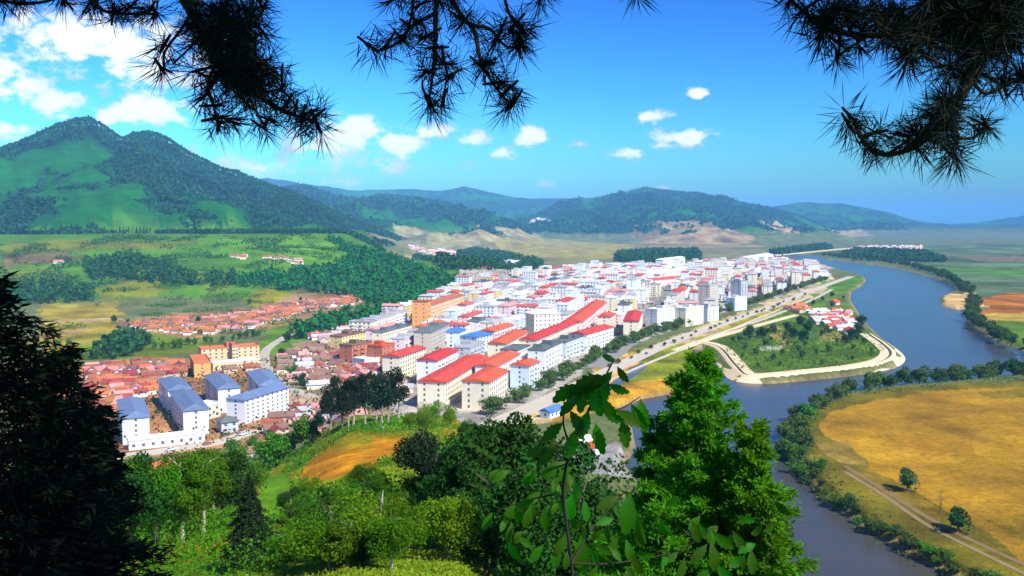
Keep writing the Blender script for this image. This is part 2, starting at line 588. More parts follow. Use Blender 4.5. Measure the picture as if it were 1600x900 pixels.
# land cover: the colour each kind of ground has of its own
X, Y, Z = GX.ravel(), GY.ravel(), GZ.ravel()
R = np.hypot(X, Y)
C = np.empty((len(X), 3), np.float32)
C[:] = (0.135, 0.150, 0.070)
farw = np.clip((R - 1200) / 1500, 0, 1)
WX = X + (fbm(X, Y, 30, 3, 201) - 0.5) * 22 * np.clip(R / 800, 0.15, 1.5) * (1 - farw) + (fbm(X, Y, 420, 4, 203) - 0.5) * 260 * farw
WY = Y + (fbm(X, Y, 30, 3, 202) - 0.5) * 18 * np.clip(R / 800, 0.15, 1.5) * (1 - farw) + (fbm(X, Y, 420, 4, 204) - 0.5) * 320 * farw
# rugged country: forest and grass
wood = fbm(X, Y, 420, 5, 301)
bare = fbm(X, Y, 160, 4, 302)
mt = np.clip((Z - 30) / 60, 0, 1) * (R > 1500)
forest = np.array((0.007, 0.034, 0.016))
grass = np.array((0.024, 0.100, 0.016))
gul = fbm(X + 300, Y, 620, 5, 5, True)
fmix = sstep((wood * 0.6 + (1 - gul) * 0.75 - 0.475 + 0.30 * (fbm(X, Y, 70, 3, 333) - .5)) / 0.08)[:, None]
mc = forest * fmix + grass * (1 - fmix)
C = C * (1 - mt[:, None]) + mc * mt[:, None]
hillmask = (R < 430) & (Z > 5)
hn = fbm(X, Y, 14, 4, 303)
hg = np.array((0.14, 0.225, 0.012)) * (0.55 + hn)[:, None]
hg2 = np.array((0.26, 0.21, 0.020))
hm = sstep((fbm(X, Y, 22, 4, 304) - 0.50) / 0.14)[:, None]
C[hillmask] = (hg * (1 - hm) + hg2 * hm)[hillmask]
plm = (R > 1000) & (R < 2300) & (X < 100) & (Z > 8) & (Z < 92) & (Y < 2150)
plm[plm] &= inpoly(X[plm], Y[plm], PLATEAU) | (polydist(X[plm], Y[plm], PLATEAU) < 560)


def cover(P, col, on=None, amt=1.0, var=0.25, vs=40.0, seed=400, onterrain=False, warp=True, patchy=0.0):
    W = [hit(a, b) for a, b in P] if onterrain else ppoly(P)
    xs = [p[0] for p in W]
    ys = [p[1] for p in W]
    m = (X > min(xs) - 60) & (X < max(xs) + 60) & (Y > min(ys) - 60) & (Y < max(ys) + 60)
    idx = np.nonzero(m)[0]
    if len(idx) == 0: return
    q = inpoly(WX[idx], WY[idx], W) if warp else inpoly(X[idx], Y[idx], W)
    if patchy:
        q &= fbm(X[idx], Y[idx] * .5, 190, 4, 777) > patchy
    idx = idx[q]
    n = fbm(X[idx], Y[idx], vs, 4, seed)[:, None]
    c = np.array(col)[None, :] * (1 + (n - 0.5) * 4 * var)
    C[idx] = C[idx] * (1 - amt) + c * amt


# far plain and fields
cover([(560, 352), (640, 350), (720, 372), (860, 378), (990, 378), (1200, 392), (1250, 400), (1150, 412), (960, 420), (740, 440), (640, 400)], (0.20, 0.19, 0.10), var=.3, vs=90, onterrain=True)
cover([(612, 353), (650, 356), (700, 369), (780, 378), (830, 380), (840, 388), (700, 386), (640, 376)], (0.30, 0.27, 0.15), var=.3, onterrain=True, patchy=.34)
cover([(700, 366), (740, 356), (800, 356), (836, 366), (836, 374), (780, 376), (720, 373)], (0.31, 0.26, 0.15), var=.35, onterrain=True, patchy=.40)
cover([(840, 378), (930, 380), (990, 384), (985, 402), (900, 404), (800, 398), (770, 388)], (0.30, 0.26, 0.11), var=.25)
cover([(988, 352), (1040, 346), (1090, 346), (1140, 356), (1190, 372), (1200, 386), (1100, 388), (1000, 386)], (0.27, 0.205, 0.115), var=.5, vs=90, onterrain=True, patchy=.40)
cover([(1195, 350), (1230, 352), (1245, 364), (1210, 364)], (0.40, 0.30, 0.18), onterrain=True)
cover([(828, 352), (850, 340), (855, 346), (838, 356)], (0.7, 0.62, 0.6), onterrain=True)
cover([(1290, 356), (1345, 355), (1350, 366), (1300, 368)], (0.33, 0.26, 0.16), onterrain=True)
cover([(1220, 398), (1300, 388), (1450, 380), (1700, 380), (1700, 470), (1540, 470), (1490, 445), (1400, 412)], (0.100, 0.135, 0.070), var=.5, vs=110, onterrain=True)
cover([(1480, 400), (1700, 398), (1700, 408), (1490, 410)], (0.15, 0.12, 0.08), var=.3)
cover([(1440, 418), (1700, 425), (1700, 432), (1470, 425)], (0.10, 0.18, 0.05), var=.3)
cover([(1530, 470), (1570, 458), (1720, 455), (1720, 505), (1560, 500), (1530, 492)], (0.30, 0.135, 0.050), var=.35)
cover([(1545, 488), (1720, 492), (1720, 502), (1550, 500)], (0.40, 0.29, 0.11), var=.2)
cover([(1530, 500), (1720, 503), (1720, 560), (1600, 545), (1550, 525)], (0.105, 0.165, 0.020), var=.3)
# the plateau and its slope
ps = fbm(X, Y, 130, 4, 310)
pg = np.array((0.085, 0.165, 0.016)) * (0.6 + 0.8 * ps)[:, None]
C[plm] = pg[plm]
T = True
cover([(0, 378), (200, 375), (330, 380), (200, 392), (60, 400), (0, 402)], (0.135, 0.150, 0.030), var=.3, onterrain=T)
cover([(330, 380), (500, 374), (545, 396), (530, 418), (440, 424), (330, 400)], (0.125, 0.230, 0.018), var=.25, onterrain=T)
cover([(0, 402), (130, 400), (125, 414), (0, 418)], (0.15, 0.12, 0.06), var=.4, onterrain=T)
cover([(0, 424), (90, 424), (120, 434), (110, 446), (0, 446)], (0.13, 0.17, 0.02), var=.3, onterrain=T)
cover([(205, 430), (240, 420), (262, 440), (255, 462), (180, 470), (150, 455)], (0.175, 0.190, 0.030), var=.3, onterrain=T)
cover([(380, 460), (420, 450), (460, 466), (450, 478), (390, 478)], (0.26, 0.24, 0.045), var=.2, onterrain=T)
cover([(310, 430), (360, 432), (355, 455), (315, 455)], (0.16, 0.21, 0.03), var=.3, onterrain=T)
cover([(60, 478), (175, 476), (190, 492), (180, 515), (150, 540), (60, 560)], (0.29, 0.235, 0.075), var=.3, vs=25)
cover([(60, 500), (190, 496), (190, 500), (60, 506)], (0.40, 0.30, 0.16), var=.2)
cover([(60, 520), (140, 512), (150, 517), (60, 528)], (0.36, 0.25, 0.12), var=.2)
cover([(120, 540), (220, 512), (330, 520), (330, 545), (250, 562), (140, 572)], (0.155, 0.190, 0.035), var=.35)
# built-up ground
cover([(170, 505), (260, 490), (400, 480), (470, 462), (560, 462), (600, 480), (470, 510), (300, 530)], (0.30, 0.20, 0.12), var=.3)
cover([(60, 575), (220, 560), (420, 560), (460, 610), (430, 690), (160, 720), (60, 660)], (0.34, 0.20, 0.12), var=.35, vs=18)
cover([(430, 545), (520, 520), (640, 545), (660, 640), (560, 690), (440, 690)], (0.33, 0.24, 0.17), var=.35, vs=18)
cover([(520, 560), (560, 528), (650, 478), (740, 438), (1000, 414), (1180, 404), (1290, 412), (1310, 432), (1100, 500), (960, 545), (880, 600), (780, 665), (640, 660)], (0.40, 0.36, 0.31), var=.25, vs=25)
cover([(410, 520), (470, 500), (470, 540), (430, 560), (415, 550)], (0.12, 0.20, 0.025))
# riverside
cover([(760, 670), (960, 560), (1290, 438), (1310, 432), (1320, 440), (1100, 535), (960, 610), (860, 660)], (0.50, 0.41, 0.25), var=.3, vs=18)
cover([(985, 545), (1075, 535), (1100, 560), (1090, 605), (1010, 620), (960, 600)], (0.195, 0.215, 0.018), var=.35, vs=14)
cover([(940, 570), (1000, 548), (1010, 570), (975, 600), (1040, 590), (1060, 610), (960, 635), (860, 660), (880, 620)], (0.48, 0.29, 0.10), var=.35, vs=14)
cover([(1050, 545), (1160, 495), (1230, 478), (1260, 470), (1220, 500), (1160, 518)], (0.30, 0.26, 0.08), var=.4, vs=14)
cover([(1120, 530), (1170, 515), (1250, 470), (1320, 462), (1345, 510), (1385, 545), (1330, 572), (1200, 580), (1160, 578)], (0.105, 0.165, 0.028), var=.35, vs=12)
cover([(1205, 515), (1225, 505), (1230, 540), (1215, 548)], (0.36, 0.30, 0.13), var=.25, vs=12)
cover([(1272, 522), (1310, 518), (1320, 532), (1285, 535)], (0.42, 0.33, 0.15), var=.2)
cover([(1250, 515), (1275, 515), (1272, 528), (1245, 526)], (0.10, 0.20, 0.09), var=.2)
cover([(1180, 540), (1218, 538), (1215, 548), (1182, 547)], (0.42, 0.44, 0.32), var=.2)
cover([(1300, 440), (1350, 428), (1354, 438), (1330, 452), (1300, 462), (1270, 470)], (0.105, 0.180, 0.028), var=.3)
cover([(1466, 462), (1490, 458), (1528, 458), (1530, 478), (1500, 484), (1472, 480)], (0.56, 0.41, 0.22), var=.15)
cover([(890, 700), (960, 690), (985, 720), (990, 748), (930, 740), (890, 720)], (0.30, 0.29, 0.26), var=.2, vs=8)
# the great field on the right
cover([(1240, 720), (1225, 690), (1240, 660), (1275, 635), (1320, 615), (1430, 602), (1900, 580), (1900, 1100), (1560, 950), (1400, 855), (1275, 770)], (0.135, 0.115, 0.035), var=.3, vs=16)
cover([(1284, 668), (1300, 648), (1360, 626), (1440, 614), (1520, 607), (1900, 590), (1900, 960), (1600, 880), (1540, 838), (1470, 790), (1430, 760), (1400, 745), (1350, 735), (1335, 700), (1300, 685)], (0.295, 0.185, 0.062), var=.24, vs=26)
for P, c, a in [([(1360, 680), (1400, 672), (1500, 690), (1530, 712), (1440, 712)], (0.26, 0.15, 0.045), .6), ([(1480, 705), (1580, 715), (1600, 730), (1520, 728)], (0.21, 0.14, 0.04), .5),
                ([(1540, 815), (1600, 805), (1700, 830), (1650, 860), (1570, 840)], (0.17, 0.13, 0.035), .7), ([(1420, 655), (1560, 648), (1600, 662), (1480, 668)], (0.36, 0.22, 0.06), .45),
                ([(1320, 735), (1400, 745), (1480, 800), (1470, 815), (1390, 775), (1330, 755)], (0.19, 0.135, 0.045), .8), ([(1280, 690), (1330, 690), (1340, 725), (1300, 722)], (0.23, 0.17, 0.07), .8),
                ([(1530, 612), (1700, 600), (1700, 618), (1560, 622)], (0.16, 0.14, 0.04), .7)]:
    cover(P, c, amt=a, var=.3, vs=9)
# the sunny slope in front
cover([(468, 758), (482, 722), (530, 700), (580, 692), (642, 686), (640, 704), (585, 730), (520, 752)], (0.46, 0.235, 0.030), var=.28, vs=5, onterrain=T)
cover([(400, 770), (420, 735), (455, 745), (450, 790), (420, 830), (390, 830)], (0.135, 0.245, 0.016), var=.2, vs=6, onterrain=T)
cover([(385, 740), (405, 730), (410, 775), (390, 790)], (0.27, 0.15, 0.02), var=.3, vs=5, onterrain=T)
cover([(700, 660), (740, 665), (730, 695), (690, 690)], (0.33, 0.20, 0.03), var=.3, vs=5, onterrain=T)
bed = Z < 1.5
C[bed] = C[bed] * 0.3 + np.array((0.26, 0.20, 0.12)) * 0.7
lum = C @ np.array((0.3, 0.55, 0.15), np.float32)
C = lum[:, None] + (C - lum[:, None]) * 1.40
C = np.clip(C * 0.86, 0.004, 0.85)
ca = gm.color_attributes.new('cover', 'FLOAT_COLOR', 'POINT')
ca.data.foreach_set('color', np.concatenate([C, np.ones((len(C), 1), np.float32)], 1).astype(np.float32).ravel())

gmat = bpy.data.materials.new('ground_cover')
gmat.use_nodes = True
t = gmat.node_tree
at_ = N(t, 'ShaderNodeAttribute', attribute_name='cover')
geo = N(t, 'ShaderNodeNewGeometry').outputs['Position']
n1 = NOISE(t, geo, 0.02, 8.0, 0.68)
n2 = NOISE(t, geo, 0.35, 6.0, 0.7)
f = M(t, 'MULTIPLY', M(t, 'MULTIPLY_ADD', M(t, 'SUBTRACT', n1.outputs[0], 0.5), 2.2, 1.0), M(t, 'MULTIPLY_ADD', M(t, 'SUBTRACT', n2.outputs[0], 0.5), 1.7, 1.0))
sv = N(t, 'ShaderNodeVectorMath', operation='SCALE')
t.links.new(at_.outputs['Color'], sv.inputs[0])
t.links.new(M(t, 'MAXIMUM', f, 0.25), sv.inputs['Scale'])
gb = bsdf(gmat)
t.links.new(sv.outputs[0], gb.inputs['Base Color'])
gb.inputs['Roughness'].default_value = 0.95
gb.inputs['Specular IOR Level'].default_value = 0.1
bp = N(t, 'ShaderNodeBump')
bp.inputs['Strength'].default_value = 0.7
bp.inputs['Distance'].default_value = 6.0
t.links.new(NOISE(t, geo, 0.03, 8.0, 0.7).outputs[0], bp.inputs['Height'])
bp2 = N(t, 'ShaderNodeBump')
bp2.inputs['Strength'].default_value = 0.5
bp2.inputs['Distance'].default_value = 0.3
t.links.new(n2.outputs[0], bp2.inputs['Height'])
t.links.new(bp.outputs[0], bp2.inputs['Normal'])
t.links.new(bp2.outputs[0], gb.inputs['Normal'])
prep(link('ground', gm, gmat), 'valley floor, slopes and mountains', kind='structure')

# ------------------------------------------------------------------ river
wm = bpy.data.materials.new('river_water')
wm.use_nodes = True
t = wm.node_tree
b = bsdf(wm)
geo = N(t, 'ShaderNodeNewGeometry').outputs['Position']
silt = NOISE(t, geo, 0.012, 4.0)
t.links.new(MIX(t, silt.outputs[0], (0.026, 0.036, 0.040, 1), (0.075, 0.066, 0.050, 1)), b.inputs['Base Color'])
b.inputs['Roughness'].default_value = 0.22
b.inputs['Specular IOR Level'].default_value = 0.36
b.inputs['IOR'].default_value = 1.33
bp = N(t, 'ShaderNodeBump')
bp.inputs['Strength'].default_value = 0.22
bp.inputs['Distance'].default_value = 0.5
wv = NOISE(t, VM(t, 'MULTIPLY', geo, (0.35, 0.8, 1.0)), 0.6, 6.0, 0.6)
t.links.new(wv.outputs[0], bp.inputs['Height'])
t.links.new(bp.outputs[0], b.inputs['Normal'])
wme = quadmesh('river', [[(-120, 130, 0), (1700, 130, 0), (1700, 3400, 0), (-120, 3400, 0)]])
prep(link('river', wme, wm), 'wide blue river curving through the valley', kind='structure')

# ------------------------------------------------------------------ haze
hz = MB()
hz.box(-36000, 36000, -36000, 36000, -30, 760, True, True)
hm_ = hz.mesh('haze')
hmat = bpy.data.materials.new('haze_air')
hmat.use_nodes = True
t = hmat.node_tree
t.nodes.remove(t.nodes['Principled BSDF'])
pv = N(t, 'ShaderNodeVolumePrincipled')
pv.inputs['Color'].default_value = (0.24, 0.63, 1.0, 1)
pv.inputs['Density'].default_value = 6.6e-5
pv.inputs['Anisotropy'].default_value = -0.32
t.links.new(pv.outputs[0], t.nodes['Material Output'].inputs['Volume'])
prep(link('haze', hm_, hmat), 'blue haze over the far valley', kind='stuff')

# ------------------------------------------------------------------ roads, banks
def smooth_line(P, n=8):
    out = []
    for k in range(len(P) - 1):
        p0, p1, p2, p3 = [np.array(P[min(max(q, 0), len(P) - 1)]) for q in (k - 1, k, k + 1, k + 2)]
        for s in range(n):
            u = s / n
            out.append(0.5 * ((2 * p1) + (-p0 + p2) * u + (2 * p0 - 5 * p1 + 4 * p2 - p3) * u * u + (-p0 + 3 * p1 - 3 * p2 + p3) * u ** 3))
    out.append(np.array(P[-1]))
    return np.array(out)


def section_strip(name, line, prof, mat, zfun=None):
    """sweep a cross-section [(offset to the right, z)] along a world line"""
    L = smooth_line(line)
    T_ = np.gradient(L, axis=0)
    T_ /= np.linalg.norm(T_, axis=1)[:, None]
    Nn = np.stack([T_[:, 1], -T_[:, 0]], 1)
    V, k = [], len(prof)
    for i in range(len(L)):
        for (o, z) in prof:
            p = L[i] + Nn[i] * o
            V.append((p[0], p[1], (zfun(p[0], p[1]) if zfun else 0) + z))
    Fq = [(i * k + j, i * k + j + 1, (i + 1) * k + j + 1, (i + 1) * k + j) for i in range(len(L) - 1) for j in range(k - 1)]
    return link(name, npmesh(name, V, Fq), mat)


m_road = mat_plain('pale_road', (0.46, 0.40, 0.30), 0.9, .14, .12)
m_asph = mat_plain('grey_road', (0.24, 0.22, 0.19), 0.9, .15, .12)
m_sand = mat_plain('pale_sand', (0.66, 0.52, 0.30), 0.95, .22, .12)
m_track = mat_plain('dirt_track', (0.18, 0.11, 0.045), 0.95, .25, .2)
m_track2 = mat_plain('dirt_track_pale', (0.21, 0.15, 0.07), 0.95, .3, .2)
m_dark = mat_plain('ditch_mud', (0.07, 0.06, 0.045), 0.9)


def road(name, px, w, mat, z=0.16, label=None):
    o = section_strip(name, ppoly(px), [(-w / 2, -0.4), (-w / 2, z), (w / 2, z), (w / 2, -0.4)], mat, lambda x, y: 3.0)
    return prep(o, label, kind='structure')


road('road', [(492, 498), (472, 512), (440, 530), (416, 548), (416, 572), (436, 596), (462, 610), (492, 622)], 7, m_road, label='pale lane curving round the brown village')
road('road', [(60, 722), (180, 714), (260, 704), (345, 690), (400, 672)], 9, m_road, label='pale road along the foot of the hill')
road('road', [(760, 668), (850, 628), (940, 585), (1060, 530), (1180, 488), (1290, 446), (1330, 432)], 13, m_road, label='pale riverside road along the embankment')
road('avenue', [(930, 575), (985, 530), (1020, 482), (1050, 445), (1062, 425)], 15, m_asph, .12, label='straight town avenue running away from the river')
road('path', [(1055, 548), (1100, 532), (1165, 514), (1215, 500), (1245, 492)], 8, m_sand, .2, label='bright path onto the wooded spit')
road('path', [(1075, 540), (1130, 519), (1200, 496), (1270, 468), (1300, 452)], 5, m_road, .18, label='second path above the shore')
road('dirt_track', [(1320, 728), (1385, 768), (1455, 812), (1530, 850), (1620, 890), (1750, 940)], 2.2, m_track, .08, label='dirt track along the field edge')
road('dirt_track', [(1320, 737), (1380, 774), (1450, 821), (1530, 862), (1620, 905), (1750, 960)], 1.8, m_track2, .08, label='paler dirt track beside the shrubs')
road('road', [(1208, 400), (1250, 396), (1300, 391), (1335, 388)], 14, m_sand, 3.0, label='pale far embankment road across the river bend')
bank = ppoly([(1070, 540), (1104, 549), (1126, 577), (1146, 595), (1200, 599), (1280, 592), (1350, 584), (1398, 574), (1413, 560), (1398, 544), (1374, 528)], 0.0)
prep(section_strip('embankment', bank, [(1.5, -1.5), (0.5, 0.25), (-7.5, 3.7), (-8.6, 3.7), (-8.8, 3.0)], m_sand), 'pale stone embankment round the wooded spit', kind='structure')
prep(section_strip('embankment_path', bank, [(-10.5, 2.6), (-10.7, 3.5), (-17, 3.55), (-17.2, 2.6)], m_sand), 'sandy path on top of the embankment', kind='structure')
prep(section_strip('ditch', bank, [(-8.7, 3.08), (-10.6, 3.08)], m_dark), 'dark ditch between embankment and path', kind='structure')
prep(section_strip('flood_wall', ppoly([(860, 648), (960, 592), (1070, 545), (1180, 500), (1262, 466)]), [(0, 2.5), (0, 4.4), (0.6, 4.4), (0.6, 2.5)], m_road), 'low pale flood wall beside the riverside road', kind='structure')
pud = bpy.data.meshes.new('side_channel')
sp = ppoly([(1004, 566), (1012, 572), (998, 584), (975, 598), (952, 612), (944, 606), (965, 590), (985, 574)], 3.0)
pud.from_pydata([(x, y, 3.06) for x, y in sp], [], [tuple(range(len(sp)))])
prep(link('side_channel', pud, wm), 'narrow side channel on the gravel shore', kind='structure')

# ------------------------------------------------------------------ buildings
WALL = {k: mat_plain('wall_' + k, c, 0.8, .10, .25, .05) for k, c in dict(
    white=(0.80, 0.79, 0.76), cream=(0.78, 0.69, 0.48), yellow=(0.80, 0.58, 0.22), pink=(0.78, 0.60, 0.55), grey=(0.50, 0.50, 0.48), beige=(0.56, 0.47, 0.35),
    orange=(0.80, 0.36, 0.10), brick=(0.50, 0.16, 0.07), bluish=(0.66, 0.76, 0.82), peach=(0.82, 0.52, 0.26), tan=(0.55, 0.40, 0.27)).items()}
ROOF = {k: mat_plain('roof_' + k, c, 0.75, .18, .3, .16, hue=h) for k, c, h in [
    ('red', (0.60, 0.055, 0.020), .02), ('orange', (0.50, 0.12, 0.035), .03), ('grey', (0.42, 0.41, 0.40), .0), ('pale', (0.72, 0.70, 0.66), .0), ('dark', (0.12, 0.15, 0.14), .0),
    ('blue', (0.045, 0.17, 0.52), .02), ('slate', (0.10, 0.16, 0.27), .0), ('pink', (0.60, 0.24, 0.20), .02), ('tile', (0.28, 0.058, 0.024), .06), ('brown', (0.20, 0.10, 0.065), .06)]}
for kk, rm in ROOF.items():
    t = rm.node_tree
    oc = N(t, 'ShaderNodeTexCoord').outputs['Object']
    wv_ = N(t, 'ShaderNodeTexWave', bands_direction='X')
    wv_.inputs['Scale'].default_value = .55
    wv_.inputs['Distortion'].default_value = .6
    t.links.new(oc, wv_.inputs['Vector'])
    lk = bsdf(rm).inputs['Base Color'].links[0]
    src = lk.from_socket
    st_ = NOISE(t, VM(t, 'MULTIPLY', oc, (.25, .9, 1.0)), .8, 5.0, .65)
    fade = MIX(t, M(t, 'MULTIPLY', SMOOTH(t, st_.outputs[0], .45, .75), .5), src, (.34, .22, .17, 1))
    sh_ = M(t, 'MULTIPLY_ADD', wv_.outputs[1], .25, .84)
    sq = N(t, 'ShaderNodeVectorMath', operation='SCALE')
    t.links.new(fade, sq.inputs[0])
    t.links.new(sh_, sq.inputs['Scale'])
    t.links.new(sq.outputs[0], bsdf(rm).inputs['Base Color'])
for kk, rm in WALL.items():
    t = rm.node_tree
    oc = N(t, 'ShaderNodeTexCoord').outputs['Object']
    src = bsdf(rm).inputs['Base Color'].links[0].from_socket
    st_ = NOISE(t, VM(t, 'MULTIPLY', oc, (1.0, 1.0, .12)), .9, 5.0, .65)
    t.links.new(MIX(t, M(t, 'MULTIPLY', SMOOTH(t, st_.outputs[0], .5, .8), .32), src, (.40, .35, .28, 1)), bsdf(rm).inputs['Base Color'])
gl = bpy.data.materials.new('window_glass')
gl.use_nodes = True
bsdf(gl).inputs['Base Color'].default_value = (0.10, 0.12, 0.14, 1)
bsdf(gl).inputs['Roughness'].default_value = 0.12
m_door = mat_plain('shop_shutters', (0.16, 0.14, 0.13), 0.6)
FOOT = []          # (x, y, radius) of everything built, to keep filler clear
ORD = ['first', 'second', 'third', 'fourth', 'fifth', 'sixth', 'seventh', 'eighth', 'ninth', 'tenth', 'eleventh', 'twelfth']


def block_meshes(L, W, H, roof, floors, seed, shops=False, bands=False, ends=True, pitch=None, head=True, dormers=False):
    r = random.Random(seed)
    w = MB()
    w.box(-L / 2, L / 2, -W / 2, W / 2, -1.0, H, top=True)
    fh = H / floors
    if bands:
        for k in range(1, floors):
            w.box(-L / 2 - .12, L / 2 + .12, -W / 2 - .12, W / 2 + .12, k * fh - .16, k * fh + .05, True, True)
    # stairwell bays on the long side
    nb = max(1, int(L / 22))
    for k in range(nb):
        x = -L / 2 + (k + .5) * L / nb
        w.box(x - 1.5, x + 1.5, W / 2, W / 2 + .5, -1, H - .4, True, False)
    ro = MB()
    if roof in ('hip', 'gable'):
        ov = 0.7
        ro.hip(-L / 2 - ov, L / 2 + ov, -W / 2 - ov, W / 2 + ov, H + .01, (pitch or W * .17), W * .45 if roof == 'hip' else 0.0)
    else:
        ro.box(-L / 2 - .3, L / 2 + .3, -W / 2 - .3, W / 2 + .3, H + .01, H + .3, True, True)
        for (x0, x1, y0, y1) in ((-L / 2 - .3, L / 2 + .3, -W / 2 - .3, -W / 2), (-L / 2 - .3, L / 2 + .3, W / 2, W / 2 + .3), (-L / 2 - .3, -L / 2, -W / 2, W / 2), (L / 2, L / 2 + .3, -W / 2, W / 2)):
            ro.box(x0, x1, y0, y1, H + .3, H + 1.0)
        if head:
            for k in range(nb):
                x = -L / 2 + (k + .5) * L / nb
                ro.box(x - 1.8, x + 1.8, -1.5, W / 2 - .6, H + .3, H + 2.9)
            if r.random() < .5:
                x = r.uniform(-L / 3, L / 3)
                ro.box(x - 1, x + 1, -W / 3, -W / 3 + 2, H + .3, H + 2.0)
    if roof == 'gable' and L > 14:
        for k in range(nb + 1):
            x = -L / 2 + (k + .5) * L / (nb + 1)
            ro.box(x - .5, x + .5, W * .22, W * .22 + .8, H + .4, H + (pitch or W * .17) + 1.1)
    if seed % 3 == 0 and floors > 3:
        for k in range(1, floors):
            for j in range(int(L / 7.6)):
                x = -L / 2 + (j + .5) * 7.6
                w.box(x - 1.7, x + 1.7, -W / 2 - 1.1, -W / 2, k * fh - .1, k * fh + .95, True, True)
    g = MB()
    sh = MB()
    ww, wh = 1.35, min(1.4, fh * .48)
    nx = max(2, int(L / 3.8))
    ny = max(1, int(W / 7.0))
    for k in range(floors):
        z0 = k * fh + fh * .30
        if shops and k == 0:
            for j in range(max(2, int(L / 4.5))):
                x = -L / 2 + (j + .5) * L / max(2, int(L / 4.5))
                for s in (-1, 1):
                    y = s * (W / 2 + .06)
                    sh.face([(x - 1.7, y, .1), (x + 1.7, y, .1), (x + 1.7, y, fh * .8), (x - 1.7, y, fh * .8)][::s * -1 or 1])
            continue
        for j in range(nx):
            x = -L / 2 + (j + .5) * L / nx
            for s in (-1, 1):
                y = s * (W / 2 + (.56 if (s > 0 and any(abs(x - (-L / 2 + (q + .5) * L / nb)) < 2.3 for q in range(nb))) else .05))
                g.face([(x - ww / 2, y, z0), (x + ww / 2, y, z0), (x + ww / 2, y, z0 + wh), (x - ww / 2, y, z0 + wh)][::(1 if s < 0 else -1)])
        if ends:
            for j in range(ny):
                y = -W / 2 + (j + .5) * W / ny
                for s in (-1, 1):
                    x = s * (L / 2 + .05)
                    g.face([(x, y - .55, z0), (x, y + .55, z0), (x, y + .55, z0 + wh), (x, y - .55, z0 + wh)][::s])
    return w.mesh('wall'), ro.mesh('roof'), g.mesh('windows'), (sh.mesh('shutters') if sh.f else None)


def put_block(name, x, y, ang, meshes, wall, roofc, label, group, cat='building', z=3.0):
    e = link(name, None, loc=(x, y, z), rot=(0, 0, ang))
    prep(e, label, cat, group)
    link('wall', meshes[0], WALL[wall], e)
    link('roof', meshes[1], ROOF[roofc], e)
    if meshes[2] is not None:
        prep(link('windows', meshes[2], gl, e), kind='stuff')
    if meshes[3] is not None:
        prep(link('shutters', meshes[3], m_door, e), kind='stuff')
    return e


def block_px(near, far, W, H, wall, roof, roofc, label, floors=5, group=None, name='apartment_block', z=3.0, **kw):
    """near/far: the photograph's pixels of the two ends of the roof's middle line"""
    A = np.array(at(*near, z + H))
    B = np.array(at(*far, z + H))
    c = (A + B) / 2
    L = float(np.linalg.norm(B - A))
    ang = math.atan2(B[1] - A[1], B[0] - A[0])
    k = max(1, int(L / (W * 1.1)))
    for q in range(k + 1):
        p = A + (B - A) * q / k
        FOOT.append((p[0], p[1], W * .75))
    ms = block_meshes(L, W, H, roof, floors, int(near[0] * 7 + near[1]), **kw)
    return put_block(name, c[0], c[1], ang, ms, wall, roofc, label, group)


G_D = 'white blocks of the walled compound'
block_px((212, 653), (203, 624), 11, 11.5, 'white', 'hip', 'slate', 'short white block with blue-grey roof, leftmost of the walled compound', 5, G_D, 'dormitory_block', pitch=2.2)
block_px((306, 641), (284, 612), 11, 11.5, 'white', 'hip', 'slate', 'long white block with blue-grey roof beside the orange courtyard, near half', 5, G_D, 'dormitory_block', pitch=2.2)
block_px((281, 609), (265, 592), 11.5, 12, 'white', 'hip', 'slate', 'white block with blue-grey roof, far half of the long pair by the courtyard', 5, G_D, 'dormitory_block', pitch=2.2)
block_px((358, 607), (336, 586), 11, 12.5, 'white', 'hip', 'slate', 'white block with blue-grey roof behind the low link building', 5, G_D, 'dormitory_block', pitch=2.2)
block_px((424, 602), (404, 581), 12, 13, 'white', 'hip', 'slate', 'tall white block with blue-grey roof joined behind the wide white facade', 5, G_D, 'dormitory_block', pitch=2.4)
block_px((368, 624), (437, 604), 11, 11.8, 'white', 'hip', 'slate', 'wide white block showing its long facade, at the right end of the compound', 6, G_D, 'dormitory_block', pitch=2.2)
block_px((200, 688), (318, 675), 5, 4.0, 'white', 'flat', 'pale', 'low white one-storey range along the compound front', 1, None, 'low_range', head=False)
block_px((312, 634), (334, 629), 9, 6.5, 'cream', 'flat', 'pale', 'cream two-storey link building between two white blocks', 2, None, 'link_building', head=False)
block_px((342, 658), (368, 655), 9, 5, 'grey', 'hip', 'dark', 'small house with dark hipped roof in front of the white compound', 2, None, 'gatehouse', pitch=2.0)
block_px((312, 545), (402, 539), 11, 12, 'peach', 'flat', 'orange', 'long peach-orange block above the red-roofed village', 5, None, 'long_block', bands=True)
block_px((361, 538), (370, 537.5), 12.5, 14.5, 'peach', 'flat', 'orange', 'narrow stair tower in the middle of the peach block', 6, None, 'stair_tower', head=False)
block_px((316, 567), (309, 556), 10, 9.5, 'orange', 'flat', 'orange', 'short orange block at the near end of the peach block', 4, None, 'wing_block', head=False)
block_px((330, 568), (402, 561), 7, 4.5, 'peach', 'flat', 'pale', 'low pale range in front of the peach block', 1, None, 'low_range', head=False)
G_R = 'red-roofed apartment blocks of the near town'
